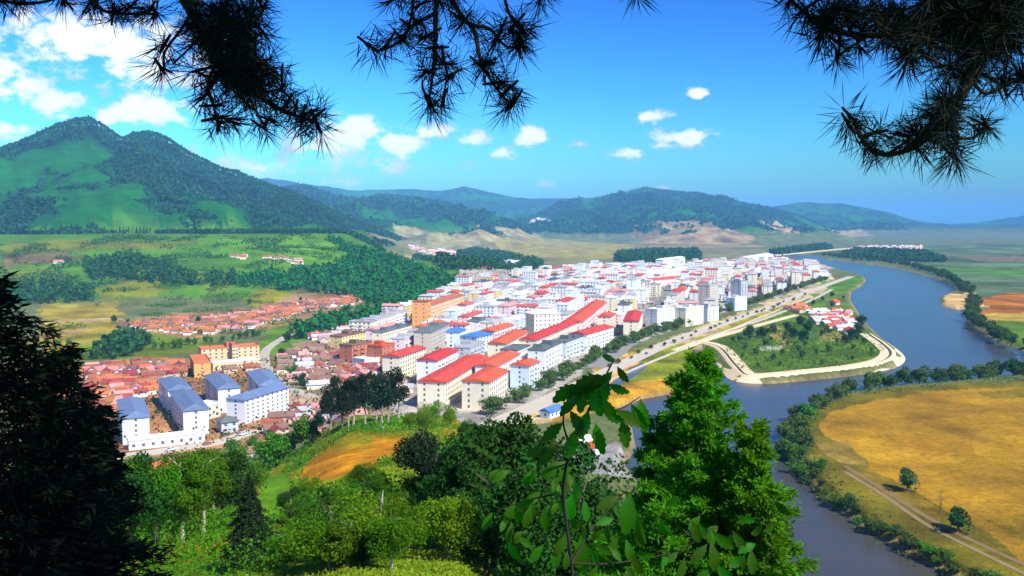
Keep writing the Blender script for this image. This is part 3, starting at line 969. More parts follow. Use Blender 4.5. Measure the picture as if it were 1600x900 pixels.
RED = [((674, 597), (745, 557), 15.5, 14, 'cream', 'long cream block with bright red roof, nearest of the town front'),
       ((743, 596), (774, 578), 15, 15, 'cream', 'cream block with bright red roof and dotted gable, beside the riverside road'),
       ((759, 572), (797, 552), 13, 15, 'white', 'white block with long red roof directly behind the dotted gable'),
       ((812, 571), (829, 564), 12, 14, 'bluish', 'small bluish-white block with red roof and a strip of windows'),
       ((667, 563), (701, 547), 13, 15, 'white', 'white block with red roof left of the banded office block'),
       ((611, 557), (652, 543), 12, 14, 'cream', 'pale block with red roof at the left edge of town'),
       ((776, 537), (812, 518), 13, 15, 'cream', 'pale block with faded red roof before the cream tower'),
       ((761, 517), (792, 507), 12, 14, 'pink', 'pinkish block with faded red roof beside the two blue roofs'),
       ((986, 502), (992, 487), 13, 14, 'cream', 'cream block with orange-red roof left of the avenue'),
       ((903, 522), (945, 510), 15, 14, 'white', 'white block with red roof behind the riverside greenery')]
for (a_, b_, w_, h_, wl, lab) in RED:
    block_px(a_, b_, w_, h_, wl, 'gable', 'red', lab, 5, G_R, pitch=1.6)
block_px((824, 531), (892, 503), 13, 13, 'cream', 'gable', 'red', 'very long pale hall with orange-red roof running up through the town', 4, None, 'long_hall', pitch=1.6)
block_px((896, 502), (936, 472), 16, 14, 'pink', 'gable', 'red', 'far stretch of the very long red-roofed hall', 4, None, 'long_hall', pitch=2.4)
block_px((657, 478), (716, 460), 14, 17, 'peach', 'gable', 'orange', 'peach block with orange end wall under the wooded spur', 5, None, 'apartment_block', pitch=1.6)
block_px((656, 472), (661, 470.5), 15, 24, 'orange', 'flat', 'orange', 'upright orange end tower under the wooded spur', 6, None, 'end_tower', head=False)
block_px((828, 490), (868, 488), 16, 22, 'cream', 'hip', 'pale', 'stout cream tower with shallow domed roof in mid town', 6, None, 'cream_tower', pitch=3)
block_px((705, 519), (716, 514), 13, 12, 'bluish', 'hip', 'blue', 'pale block with bright blue roof, left one of two', 4, 'blue-roofed buildings')
block_px((732, 526), (756, 521), 15, 12, 'bluish', 'hip', 'blue', 'pale block with bright blue roof, right one of two', 4, 'blue-roofed buildings')
block_px((660, 520), (690, 506), 13, 17, 'beige', 'flat', 'dark', 'long grey-beige block with dark roof behind the red-roofed left blocks', 6, None, bands=True)
block_px((722, 544), (745, 534), 11, 16, 'grey', 'flat', 'grey', 'grey banded office block among red roofs', 6, None, 'office_block', bands=True)
block_px((795, 548), (815, 540), 12, 13, 'white', 'flat', 'dark', 'white block with dark green-grey flat roof before the long hall', 4, None, head=False)
block_px((838, 548), (866, 535), 12, 13, 'white', 'flat', 'dark', 'white block with grey flat roof beside the riverside trees', 4, None)
block_px((872, 535), (900, 525), 12, 12, 'bluish', 'flat', 'dark', 'bluish block with dark flat roof at the river bend', 4, None)
block_px((525, 526), (562, 519), 11, 12, 'yellow', 'flat', 'brown', 'yellow-orange block at the edge of the brown village', 4, None, bands=True)
block_px((540, 540), (572, 534), 11, 12, 'brick', 'flat', 'brown', 'brick-red block below the yellow one', 4, None)
block_px((586, 541), (606, 537), 12, 13, 'brick', 'flat', 'red', 'dark red block left of the red-roofed rows', 4, None)
block_px((590, 520), (636, 508), 9, 12, 'cream', 'flat', 'dark', 'long low cream block with dark roof edge', 3, None)
block_px((622, 530), (655, 518), 10, 13, 'pink', 'flat', 'grey', 'pink block with pale flat roof near the left town edge', 4, None)
block_px((560, 562), (600, 556), 12, 5, 'white', 'flat', 'pale', 'low white hall beside the brown village', 1, None, 'white_hall', head=False)
block_px((1018, 484), (1052, 480), 13, 17, 'white', 'flat', 'pale', 'big plain white block right of the avenue', 6, None)
block_px((1062, 482), (1090, 478), 13, 17, 'cream', 'flat', 'pale', 'cream block with tall window strips behind the riverside trees', 6, None)
block_px((1098, 480), (1115, 478), 12, 14, 'white', 'flat', 'grey', 'white block at the end of the riverside tree row', 5, None)
block_px((1141, 466), (1160, 464), 12, 14, 'bluish', 'flat', 'pale', 'pale blue-white block with a glazed end by the riverside trees', 5, None)
block_px((1100, 446), (1113, 444), 14, 27, 'beige', 'flat', 'grey', 'tall beige slab tower right of the avenue, left one of two', 9, None, 'slab_tower')
block_px((1150, 440), (1160, 439), 14, 27, 'grey', 'flat', 'grey', 'tall grey slab tower right of the avenue, right one of two', 9, None, 'slab_tower')
block_px((1000, 430), (1075, 420), 24, 9, 'white', 'gable', 'pale', 'wide white shed roof beyond the town', 2, None, 'white_shed', head=False)
block_px((1100, 428), (1190, 421), 22, 8, 'white', 'gable', 'pale', 'long white warehouse roof beyond the slab towers', 2, None, 'white_shed', head=False)
block_px((985, 440), (1055, 434), 16, 10, 'pink', 'gable', 'red', 'long red roof in the far middle of town', 3, None, 'long_hall')
block_px((792, 408), (806, 407), 18, 16, 'white', 'flat', 'pale', 'lone white block among dark trees behind the town', 5, None)
block_px((1030, 406), (1065, 402), 16, 22, 'white', 'hip', 'pale', 'white domed block on the far edge of town', 6, None)
block_px((1160, 404), (1200, 398), 30, 14, 'white', 'gable', 'pale', 'white gabled hall on the far right edge of town', 3, None, 'white_hall')
# houses set apart
m_hroof = {}
for (px, py, L_, W_, roofc, wl, lab) in [
    (252, 741, 9, 6.5, 'orange', 'tan', 'house with bright orange roof at the foot of the wooded slope, larger of two'),
    (307, 731, 6.5, 5.5, 'orange', 'tan', 'smaller orange-roofed house at the foot of the wooded slope'),
    (385, 718, 8, 6, 'brown', 'pink', 'pinkish-roofed house among dark trees at the slope foot'),
    (905, 700, 9, 7, 'pale', 'white', 'small white riverside house seen past the oak leaves'),
    (925, 708, 8, 6, 'red', 'white', 'small red-roofed riverside house seen past the oak leaves'),
    (862, 650, 12, 6, 'blue', 'bluish', 'long pale-blue shed below the riverside road'),
    (1328, 522, 12, 10, 'red', 'white', 'dark red pavilion at the tip of the riverside village'),
    (1303, 476, 13, 10, 'red', 'pink', 'red-roofed house at the upper shore of the spit'),
]:
    x, y = at(px, py, 3.0)
    FOOT.append((x, y, max(L_, W_) * .7))
    ms = block_meshes(L_, W_, 3.2, 'gable', 1, px, pitch=W_ * .32)
    put_block('house', x, y, math.radians(20 + (px * 37) % 60), ms, wl, roofc, lab, None, 'house')

# ------------------------------------------------------------------ town filler
th = math.radians(15)
E1 = np.array((math.sin(th), math.cos(th)))
E2 = np.array((math.cos(th), -math.sin(th)))
TOWN = ppoly([(528, 556), (560, 530), (650, 482), (745, 442), (860, 430), (1000, 419), (1180, 410), (1275, 418), (1290, 432), (1180, 470), (1090, 500), (1000, 532), (930, 556), (850, 600), (800, 632), (740, 632), (650, 600), (600, 565)])
cand = []
v = 380.0
col = -20
while col < 48:
    lat = col * 21.5
    s = 380.0 + (col * 37) % 40
    while s < 2500:
        L_ = rnd.choice((18, 24, 30, 38, 46))
        W_ = rnd.choice((9.5, 10.5, 11.5, 12))
        rot = rnd.random() < .22 and s > 600
        c = E1 * (s + L_ / 2) + E2 * (lat + rnd.uniform(-2, 2))
        if rot: L_ = min(L_, 20)
        cand.append((float(c[0]), float(c[1]), L_, W_, rot, s, col))
        s += L_ + rnd.choice((5, 7, 9, 13))
    col += 1
cx = np.array([c[0] for c in cand])
cy = np.array([c[1] for c in cand])
ok = inpoly(cx, cy, TOWN)
cand = [c for c, o in zip(cand, ok) if o]
AVE = smooth_line(ppoly([(930, 575), (985, 530), (1020, 482), (1050, 445), (1062, 425)]))
sel = []
for c in cand:
    x, y, L_, W_, rot, s, col = c
    if np.min(np.hypot(AVE[:, 0] - x, AVE[:, 1] - y)) < 20: continue
    d = E2 if rot else E1
    bad = False
    for q in (-.5, 0, .5):
        p = np.array((x, y)) + d * L_ * q
        for (fx, fy, fr) in FOOT:
            if (fx - p[0]) ** 2 + (fy - p[1]) ** 2 < (fr + W_ * .62) ** 2:
                bad = True
                break
        if bad: break
    if not bad: sel.append(c)
sel.sort(key=lambda c: math.hypot(c[0], c[1]))
STY = [('white', 'flat', 'pale'), ('white', 'flat', 'pale'), ('white', 'flat', 'grey'), ('cream', 'flat', 'pale'), ('cream', 'flat', 'grey'), ('white', 'gable', 'red'), ('cream', 'gable', 'red'), ('pink', 'flat', 'pale'),
       ('pink', 'gable', 'pink'), ('white', 'flat', 'pale'), ('yellow', 'flat', 'pale'), ('bluish', 'flat', 'pale'), ('white', 'gable', 'red'), ('white', 'flat', 'dark'), ('white', 'gable', 'pink'), ('white', 'flat', 'grey'), ('cream', 'hip', 'grey')]
cw = {'red': 'red-roofed', 'pale': 'pale-roofed', 'grey': 'grey-roofed', 'pink': 'faded red-roofed', 'dark': 'dark-roofed'}


def district(x, y):
    px = 800 + F * x / (y * math.cos(PITCH) + 97 * math.sin(PITCH))
    r = math.hypot(x, y)
    da = np.min(np.hypot(AVE[:, 0] - x, AVE[:, 1] - y))
    if r < 700: where = 'in the near rows below the long red-roofed hall'
    elif da < 60: where = 'lining the straight avenue'
    elif px > 1050: where = 'in the far rows behind the riverside trees'
    elif px < 790: where = 'in the crowded rows under the wooded spur'
    elif r < 1100: where = 'around the stout cream tower'
    else: where = 'in the packed far middle of town'
    return where


tw = [MB(), MB(), MB()]
far_w, far_r, far_g = {}, {}, {}
for k, c in enumerate(sel):
    x, y, L_, W_, rot, s, col = c
    wl, rf, rc = STY[(k * 7 + col * 3 + int(s)) % len(STY)]
    fl = rnd.choice((3, 4, 5, 5, 6, 6)) if s > 800 else rnd.choice((3, 4, 5))
    if 1150 < s < 1900 and rnd.random() < .07: fl = 9
    H_ = fl * 2.7
    ang = math.atan2(*(E1[::-1])) if not rot else math.atan2(E2[1], E2[0])
    if k < 292:
        ms = block_meshes(L_, W_, H_, rf, fl, k, shops=rnd.random() < .4, bands=rnd.random() < .25, pitch=1.6)
        size = {3: 'low', 4: 'four-storey', 5: 'five-storey', 6: 'six-storey', 9: 'tall'}[fl]
        lw = {True: 'long', False: 'short'}[L_ > 32]
        wh = district(x, y)
        put_block('apartment_block', x, y, ang, ms, wl, rc, '%s %s %s %s block %s' % (lw, size, wl, cw[rc], wh), '%s %s %s %s blocks %s' % (lw, size, wl, cw[rc], wh))
    else:
        a = far_w.setdefault(wl, MB())
        b_ = far_r.setdefault(rc, MB())
        ca_, sa = math.cos(ang), math.sin(ang)
        for (mb, meshbox) in ((a, (0, H_)), (b_, (H_ + .01, H_ + .9))):
            i0 = len(mb.v)
            e = 0 if mb is a else .4
            mb.box(-L_ / 2 - e, L_ / 2 + e, -W_ / 2 - e, W_ / 2 + e, *meshbox)
            mb.v[i0:] = [(x + p[0] * ca_ - p[1] * sa, y + p[0] * sa + p[1] * ca_, 3 + p[2]) for p in mb.v[i0:]]
print('town blocks', len(sel))
fe = link('distant_town', None, loc=(0, 0, 0))
prep(fe, 'mass of small pale blocks at the far end of town', kind='stuff')
for kk, mb in far_w.items(): prep(link('walls', mb.mesh('walls'), WALL[kk], fe), kind='stuff')
for kk, mb in far_r.items(): prep(link('roofs', mb.mesh('roofs'), ROOF[kk], fe), kind='stuff')

# ------------------------------------------------------------------ village houses
HT = []
for k in range(7):
    L_, W_, H_ = [(9, 5.6, 2.9), (11, 6, 3.0), (7.5, 5.4, 2.8), (13, 6.2, 3.1), (8.5, 6.4, 3.3), (10, 5.2, 2.8), (6.5, 5, 2.7)][k]
    w = MB()
    w.box(-L_ / 2, L_ / 2, -W_ / 2, W_ / 2, -1, H_, True)
    g_h = W_ * .30
    for s in (-1, 1):   # gable triangles
        x = s * L_ / 2
        w.face([(x, -W_ / 2, H_), (x, W_ / 2, H_), (x, 0, H_ + g_h)][::s])
    if k % 2: w.box(L_ * .2, L_ * .2 + 3, -W_ / 2 - 3, -W_ / 2, -1, 2.3, True)
    ro = MB()
    ov, tk = .55, .16
    for s in (-1, 1):
        e = (s * (W_ / 2 + ov), H_ - ov * .6)
        t0 = (0, H_ + g_h)
        a0 = [(-L_ / 2 - ov, e[0], e[1]), (L_ / 2 + ov, e[0], e[1]), (L_ / 2 + ov, 0, t0[1]), (-L_ / 2 - ov, 0, t0[1])]
        top = [(p[0], p[1], p[2] + tk) for p in a0]
        ro.face(top[::s * -1 or 1] if s > 0 else top)
        ro.face([a0[0], a0[1], top[1], top[0]])
        ro.face([a0[1], a0[2], top[2], top[1]])
        ro.face([a0[3], a0[0], top[0], top[3]])
    if k % 3 == 0: ro.box(L_ * .25, L_ * .25 + .7, -.3, .4, H_ + g_h - .4, H_ + g_h + 1.0)
    if k % 2: ro.box(L_ * .2 - .3, L_ * .2 + 3.3, -W_ / 2 - 3.3, -W_ / 2 - .58, 2.31, 2.5, True, True)
    HT.append((w.mesh('wall'), ro.mesh('roof'), L_, W_))
HM = {}


def house_mesh(k, wl, rc):
    if (k, wl) not in HM:
        m = HT[k][0].copy()
        m.materials.append(WALL[wl])
        HM[(k, wl)] = m
    if (k, rc, 1) not in HM:
        m = HT[k][1].copy()
        m.materials.append(ROOF[rc])
        HM[(k, rc, 1)] = m
    return HM[(k, wl)], HM[(k, rc, 1)]


def scatter(P, sp, seed, jit=.32, ang=0.0):
    r = random.Random(seed)
    W = ppoly(P)
    xs, ys = [p[0] for p in W], [p[1] for p in W]
    cx, cy = sum(xs) / len(xs), sum(ys) / len(ys)
    R_ = max(max(xs) - min(xs), max(ys) - min(ys))
    n = int(R_ / sp) + 1
    out = []
    for i in range(-n, n + 1):
        for j in range(-n, n + 1):
            u, v_ = (i + r.uniform(-jit, jit)) * sp * 1.15, (j + r.uniform(-jit, jit)) * sp * .92
            out.append((cx + u * math.cos(ang) - v_ * math.sin(ang), cy + u * math.sin(ang) + v_ * math.cos(ang)))
    o = inpoly(np.array([p[0] for p in out]), np.array([p[1] for p in out]), W)
    return [p for p, q in zip(out, o) if q]


rc_w = {'tile': 'red-tiled', 'orange': 'orange-tiled', 'brown': 'brown-roofed', 'pink': 'faded pink-roofed', 'grey': 'grey-roofed', 'red': 'red-roofed', 'pale': 'pale-roofed'}
SZ = ['small', 'long', 'tiny', 'very long', 'square', 'narrow', 'tiny']
hv = []
for (P, sp, ang, pal, where, seed) in [
    ([(60, 590), (150, 574), (240, 568), (300, 572), (305, 590), (262, 590), (250, 600), (240, 622), (195, 622), (190, 660), (185, 700), (100, 690)], 9.2, 28, ('tile', 'tile', 'orange', 'brown', 'tile', 'pink'), 'in the crowded village left of the white compound', 1),
    ([(322, 572), (400, 570), (410, 582), (345, 584), (330, 584)], 9.5, 30, ('tile', 'orange', 'brown'), 'squeezed between the peach block and the white compound', 2),
    ([(440, 560), (470, 545), (520, 545), (560, 560), (560, 575), (620, 580), (640, 620), (560, 640), (500, 610), (450, 590)], 10.2, 12, ('brown', 'brown', 'pink', 'tile', 'grey', 'brown'), 'in the brown village left of the town', 3),
    ([(450, 640), (520, 640), (600, 660), (560, 700), (470, 690)], 10.5, 20, ('brown', 'pink', 'tile', 'grey'), 'below the dark pines on the hill edge', 4),
    ([(1262, 490), (1290, 485), (1328, 492), (1335, 512), (1318, 518), (1270, 508)], 12.5, 25, ('pale', 'grey', 'pink', 'pale', 'red'), 'in the riverside village on the spit', 5),
    ([(1225, 482), (1262, 476), (1264, 486), (1240, 492)], 13, 25, ('orange', 'tile'), 'beside the path onto the spit', 6),
    ([(185, 512), (260, 500), (330, 498), (400, 488), (440, 478), (500, 470), (555, 466), (560, 474), (500, 484), (440, 500), (380, 518), (300, 524)], 10.6, 10, ('tile', 'orange', 'tile', 'brown', 'pink'), 'in the strip village below the green plateau', 7),
    ([(620, 540), (600, 530), (560, 545), (520, 545), (480, 530), (500, 520), (560, 505), (640, 490), (650, 482), (655, 495)], 11, 15, ('brown', 'tile', 'pink', 'grey'), 'on the left outskirts of the town', 8),
    ([(420, 640), (445, 640), (460, 680), (400, 690)], 10.5, 20, ('brown', 'pink', 'tile'), 'right of the white compound', 9),
]:
    for (x, y) in scatter(P, sp, seed, .33, math.radians(ang)):
        if any((fx - x) ** 2 + (fy - y) ** 2 < (fr + 4.5) ** 2 for fx, fy, fr in FOOT): continue
        hv.append((math.hypot(x, y), x, y, ang, rnd.choice(pal), where))
hv.sort()
print('houses', len(hv))
mass_w, mass_r = {}, {}


def add_to_mass(x, y, a, k, wl, rc, z=3.0):
    for d, key, m in ((mass_w, wl, HT[k][0]), (mass_r, rc, HT[k][1])):
        mb = d.setdefault(key, MB())
        i0 = len(mb.v)
        ca_, sa = math.cos(a), math.sin(a)
        mb.v += [(x + p.co.x * ca_ - p.co.y * sa, y + p.co.x * sa + p.co.y * ca_, z + p.co.z) for p in m.vertices]
        mb.f += [tuple(i0 + q for q in f_.vertices) for f_ in m.polygons]


for n, (r_, x, y, ang, rc, where) in enumerate(hv):
    k = rnd.randrange(7)
    wl = rnd.choice(('tan', 'white', 'beige', 'pink', 'cream', 'tan'))
    a = math.radians(ang + rnd.uniform(-9, 9) + (90 if rnd.random() < .25 else 0))
    if n < 290:
        e = link('house', None, loc=(x, y, 3.0), rot=(0, 0, a))
        prep(e, '%s %s house with %s walls %s' % (SZ[k], rc_w[rc], wl, where), 'house', '%s %s %s houses %s' % (SZ[k], rc_w[rc], wl, where))
        wmsh, rmsh = house_mesh(k, wl, rc)
        link('wall', wmsh, None, e)
        link('roof', rmsh, None, e)
    else:
        add_to_mass(x, y, a, k, wl, rc)
for (P, sp, ang, pal) in [([(1150, 418), (1210, 408), (1262, 412), (1275, 420), (1200, 436), (1150, 432)], 16, 20, ('tile', 'pink', 'tile', 'pale', 'grey')),
                          ([(640, 394), (690, 390), (735, 398), (735, 404), (680, 402), (640, 400)], 20, 10, ('pink', 'pale', 'pink')),
                          ([(1340, 385), (1440, 384), (1440, 392), (1350, 394)], 30, 5, ('pale', 'pink')),
                          ([(1100, 412), (1180, 403), (1230, 404), (1230, 410), (1110, 420)], 20, 12, ('pale', 'grey', 'pink')),
                          ([(880, 416), (1000, 412), (1000, 420), (880, 424)], 18, 12, ('pale', 'grey', 'pink', 'pale')),
                          ]:
    for (x, y) in scatter(P, sp, int(P[0][0]), .35, math.radians(ang)):
        add_to_mass(x, y, math.radians(ang + rnd.uniform(-10, 10)), rnd.randrange(7), rnd.choice(('white', 'cream', 'tan')), rnd.choice(pal), gz(x, y))
for (px, py) in [(366, 402), (374, 403), (383, 402), (415, 404), (424, 403), (432, 405), (440, 404), (447, 407), (452, 410), (460, 412), (466, 408), (470, 413), (176, 420), (92, 412), (380, 405)]:
    x, y = hit(px, py)
    add_to_mass(x, y, rnd.uniform(-.3, .3), rnd.randrange(7), 'cream', rnd.choice(('pink', 'pale', 'tile')), gz(x, y))
he = link('distant_houses', None)
prep(he, 'distant small houses merging into pale and red specks', kind='stuff')
for kk, mb in mass_w.items(): prep(link('walls', mb.mesh('walls'), WALL[kk], he), kind='stuff')
for kk, mb in mass_r.items(): prep(link('roofs', mb.mesh('roofs'), ROOF[kk], he), kind='stuff')

# ------------------------------------------------------------------ trees
def leaf_quads(P, Nrm, size, rs, asp=0.55):
    """diamond leaves at P with normals Nrm"""
    n = len(P)
    a = rs.normal(size=(n, 3))
    T1 = np.cross(Nrm, a)
    T1 /= np.linalg.norm(T1, axis=1)[:, None] + 1e-9
    T2 = np.cross(Nrm, T1)
    s = (size * rs.uniform(.6, 1.35, n))[:, None]
    return np.stack([P - T1 * s * .5, P + T2 * s * asp * .5 - T1 * s * .05, P + T1 * s * .5, P - T2 * s * asp * .5 + T1 * s * .05], 1)


def unit(v):
    return v / (np.linalg.norm(v, axis=1)[:, None] + 1e-9)


def crown_points(seed, n, rx, rz, zc, lobes=11, kind='round', out=.62):
    rs = np.random.RandomState(seed)
    if kind == 'cone':
        u = rs.rand(n) ** .62
        z = zc + rz - u * 2 * rz
        tiers = 8
        ph = (u * tiers) % 1.0
        rr = rx * u * (.55 + .5 * ph) * rs.uniform(.55, 1.0, n) ** .5
        a = rs.rand(n) * 6.283
        lob = 1 + .22 * np.sin(a * 3 + u * 9 + seed) + .15 * np.sin(a * 5 + seed * 2)
        P = np.stack([rr * lob * np.cos(a), rr * lob * np.sin(a), z - .12 * rr], 1)
        o = unit(np.stack([np.cos(a), np.sin(a), np.full(n, .5)], 1))
        return P, unit(o * .5 + rs.normal(size=(n, 3)) * .55)
    c = unit(rs.normal(size=(lobes, 3))) * (rs.rand(lobes, 1) ** .45) * .66
    if kind == 'column': c[:, 2] = np.linspace(-.8, .85, lobes)
    lr = rs.uniform(.20, .54, lobes)
    if kind == 'column':
        lr = rs.uniform(.45, .7, lobes) * np.clip(1.15 - .55 * np.abs(c[:, 2] + .2), .4, 1)
        c[:, :2] *= .6
    k = rs.randint(0, lobes, n)
    d = unit(rs.normal(size=(n, 3)))
    rad = lr[k] * rs.uniform(out, 1.06, n)
    q = c[k] + d * rad[:, None] * np.array((1, 1, .42 if kind == 'column' else .85))
    P = q * np.array((rx, rx, rz)) + np.array((0, 0, zc))
    return P, unit(d * .7 + rs.normal(size=(n, 3)) * .6)


def trunk_mesh(seed, h, r0, limbs=5, top=.8, spread=.3, bare=.35):
    r = random.Random(seed)
    m = MB()
    pts = [(0, 0, -.6)] + [(r.uniform(-.02, .02) * h * k, r.uniform(-.02, .02) * h * k, h * top * k / 4) for k in range(1, 5)]
    m.tube(pts, [r0 * 1.25] + [r0 * (1 - .2 * k) for k in range(1, 5)], 6)
    for k in range(limbs):
        z = h * (bare + (top - bare) * (k + .3) / limbs)
        a = r.uniform(0, 6.28)
        l_ = h * spread * r.uniform(.7, 1.1)
        m.tube([(0, 0, z), (math.cos(a) * l_ * .5, math.sin(a) * l_ * .5, z + l_ * .35), (math.cos(a) * l_, math.sin(a) * l_, z + l_ * .6)], [r0 * .45, r0 * .28, r0 * .1], 4)
    return m.mesh('trunk')


m_bark = mat_plain('bark', (0.10, 0.075, 0.05), 0.95, .3, 3.0, .15)
m_bark_pale = mat_plain('bark_pale', (0.34, 0.30, 0.24), 0.9, .3, 3.0, .15)
LEAF = dict(
    bank=mat_leaf('leaf_bank', (0.056, 0.110, 0.014), .25, .3, .12, .25),
    bushy=mat_leaf('leaf_bushy', (0.085, 0.150, 0.016), .25, .3, .15, .25),
    dark=mat_leaf('leaf_dark', (0.020, 0.070, 0.007), .15, .3, .2, .25),
    town=mat_leaf('leaf_town', (0.085, 0.145, 0.018), .2, .3, .12, .25),
    slope=mat_leaf('leaf_slope', (0.062, 0.175, 0.005), .30, .35, .35, .22),
    bright=mat_leaf('leaf_bright', (0.125, 0.245, 0.006), .35, .35, .4, .15),
    pine=mat_leaf('needles_far', (0.012, 0.030, 0.010), .08, .3, .3, .2))


def tree_kind(seed, kind, h, rx, n, leaf, mat, bark, crown_from=.28, lobes=11, limbs=5):
    rz = h * (1 - crown_from) / 2
    P, Nn = crown_points(seed, n, rx, rz, h * crown_from + rz * .96, lobes, kind)
    cm = quadmesh('crown', leaf_quads(P, Nn, leaf, np.random.RandomState(seed + 5), .62))
    cm.materials.append(LEAF[mat])
    tm = trunk_mesh(seed, h, h * .020, limbs, .78, .17, max(.2, crown_from))
    tm.materials.append(bark)
    return (tm, cm, h)


TK = {}
for mname in ('bank', 'bushy', 'dark', 'town', 'slope'):
    TK[mname] = [tree_kind(20 + s, 'round', 10, rx, 1150, .85, mname, m_bark, cf, 13) for s, (rx, cf) in enumerate([(4.2, .04), (5.0, .02), (3.6, .08), (4.6, .02)])]
TK['poplar'] = [tree_kind(40 + s, 'column', 12, 2.0, 800, .6, 'bank', m_bark, .08, 10) for s in range(2)]
TK['conifer'] = [tree_kind(50 + s, 'cone', 10, 2.4, 800, .6, 'dark', m_bark, .08) for s in range(2)]
TK['slope_fine'] = [tree_kind(60 + s, 'round', 8, rx, 9500, .21, 'slope', m_bark_pale, cf, 17, 7) for s, (rx, cf) in enumerate([(2.9, .10), (3.5, .06), (2.5, .16)])]
TK['bright_fine'] = [tree_kind(70 + s, 'round', 5, rx, 6000, .17, 'bright', m_bark, .02, 14) for s, rx in enumerate([2.6, 2.2])]
TK['dark_fine'] = [tree_kind(80 + s, 'round', 8, rx, 9500, .22, 'dark', m_bark, cf, 16, 7) for s, (rx, cf) in enumerate([(3.1, .05), (3.7, .04)])]
TK['pine_far'] = [tree_kind(90 + s, 'round', 13, rx, 3800, .42, 'pine', m_bark_pale, .20, 13, 7) for s, rx in enumerate([4.2, 3.6, 4.6])]
TK['pine_dense'] = [tree_kind(95, 'round', 7, 2.3, 9000, .2, 'pine', m_bark, .10, 10, 6)]
TK['pine_cone'] = [tree_kind(97, 'cone', 7, 2.4, 9000, .2, 'pine', m_bark, .12)]
TK['bare'] = [(trunk_mesh(33, 8, .16, 11, .95, .30, .25), None, 8)]
TK['bare'][0][0].materials.append(m_bark)
TREES = []


def tree(kind, x, y, h, label, group, z=None, name=None, cat='tree', wide=1.0):
    k = rnd.randrange(len(TK[kind]))
    tm, cm, hh = TK[kind][k]
    s = h / hh
    e = link(name or 'tree', None, loc=(x, y, gz(x, y) if z is None else z), rot=(0, 0, rnd.uniform(0, 6.28)), scale=(s * wide, s * wide, s))
    prep(e, label, cat, group)
    link('trunk', tm, None, e)
    if cm is not None: link('crown', cm, None, e)
    TREES.append(e)
    return e


def along(px, step, off, seed, z=3.0):
    L = smooth_line(ppoly(px, z), 10)
    r = random.Random(seed)
    seg = np.hypot(*np.diff(L, axis=0).T)
    cum = np.concatenate([[0], np.cumsum(seg)])
    out, s = [], step * .5
    while s < cum[-1]:
        x = np.interp(s, cum, L[:, 0])
        y = np.interp(s, cum, L[:, 1])
        out.append((float(x) + r.uniform(-off, off), float(y) + r.uniform(-off, off)))
        s += step * r.uniform(.75, 1.3)
    return out


# bank of the great field
for k, (x, y) in enumerate(along([(1640, 580), (1560, 585), (1500, 592), (1430, 599), (1370, 605), (1320, 614)], 5.5, 4.5, 1)):
    tree(rnd.choice(('bank', 'bank', 'bushy', 'dark', 'poplar')), x, y, rnd.uniform(6, 14.5), 'leafy tree in the belt along the far edge of the golden field', 'trees along the far edge of the golden field', name='riverbank_tree', wide=rnd.uniform(1.1, 1.6))
for k, (x, y) in enumerate(along([(1322, 614), (1278, 636), (1250, 658), (1238, 685), (1246, 712), (1262, 735)], 5.0, 4.5, 2)):
    tree(rnd.choice(('bushy', 'bank', 'bushy', 'slope')), x, y, rnd.uniform(4.5, 11), 'bushy green tree at the narrow left tip of the golden field', 'trees at the tip of the golden field', name='riverbank_tree', wide=1.3)
for k, (x, y) in enumerate(along([(1262, 735), (1290, 765), (1340, 802), (1400, 838), (1460, 870), (1520, 905), (1580, 940)], 4.0, 2.2, 3)):
    tree(rnd.choice(('bushy', 'bank', 'slope')), x, y, rnd.uniform(2.6, 6.8), 'low shrub in the strip between the river and the dirt track', 'shrubs between river and dirt track', name='shrub', cat='shrub', wide=1.55)
x, y = at(1418, 768)
tree('bank', x, y, 10.5, 'round green tree standing alone in the golden field, upper of two', None, wide=1.05)
x, y = at(1497, 832)
tree('dark', x, y, 9.5, 'dark round tree beside the dirt track, lower of two in the field', None, wide=1.25)
x, y = at(1469, 800)
tree('bare', x, y, 8.5, 'bare leafless tree between the two round field trees', None, name='bare_tree')
# riverside row before the town
for k, (x, y) in enumerate(along([(770, 650), (850, 605), (930, 562), (1010, 527), (1100, 499), (1200, 467), (1290, 437)], 13, 4, 4)):
    tree('town', x, y, rnd.uniform(7, 10.5), 'street tree in the row between town and riverside road', 'street trees along the riverside road', name='street_tree', z=3.0, wide=1.5)
for k, (x, y) in enumerate(along([(870, 620), (960, 570), (1070, 528), (1180, 490), (1262, 460)], 26, 3, 5)):
    tree('town', x, y, rnd.uniform(2.5, 4.5), 'small shrub on the sandy verge of the riverside road', 'shrubs on the riverside verge', z=3.0, name='shrub', cat='shrub', wide=1.5)
# the wooded spit
spit = [(x, y) for (x, y) in scatter([(1130, 535), (1180, 518), (1250, 500), (1320, 520), (1350, 530), (1380, 552), (1330, 570), (1200, 577), (1165, 574)], 23, 71, .48)]
for (x, y) in spit:
    tree('bank' if rnd.random() < .4 else 'bushy', x, y, rnd.uniform(4, 8), 'leafy tree in the wood on the riverside spit', 'trees on the wooded spit', z=3.0)
for (px, py) in [(1232, 520), (1240, 530), (1250, 510), (1256, 536), (1262, 520), (1170, 530), (1195, 528), (1322, 540), (1340, 524), (1346, 512), (1332, 532)]:
    x, y = at(px, py)
    tree('dark', x, y, rnd.uniform(11, 14), 'tall dark tree beside the village on the spit', 'tall dark trees on the spit', z=3.0)
for (px, py) in [(1300, 464), (1285, 470), (1318, 468), (1270, 478), (1300, 480)]:
    x, y = at(px, py)
    tree('bank', x, y, rnd.uniform(6, 9), 'green tree by the upper red-roofed house of the spit', 'trees round the upper shore house', z=3.0)
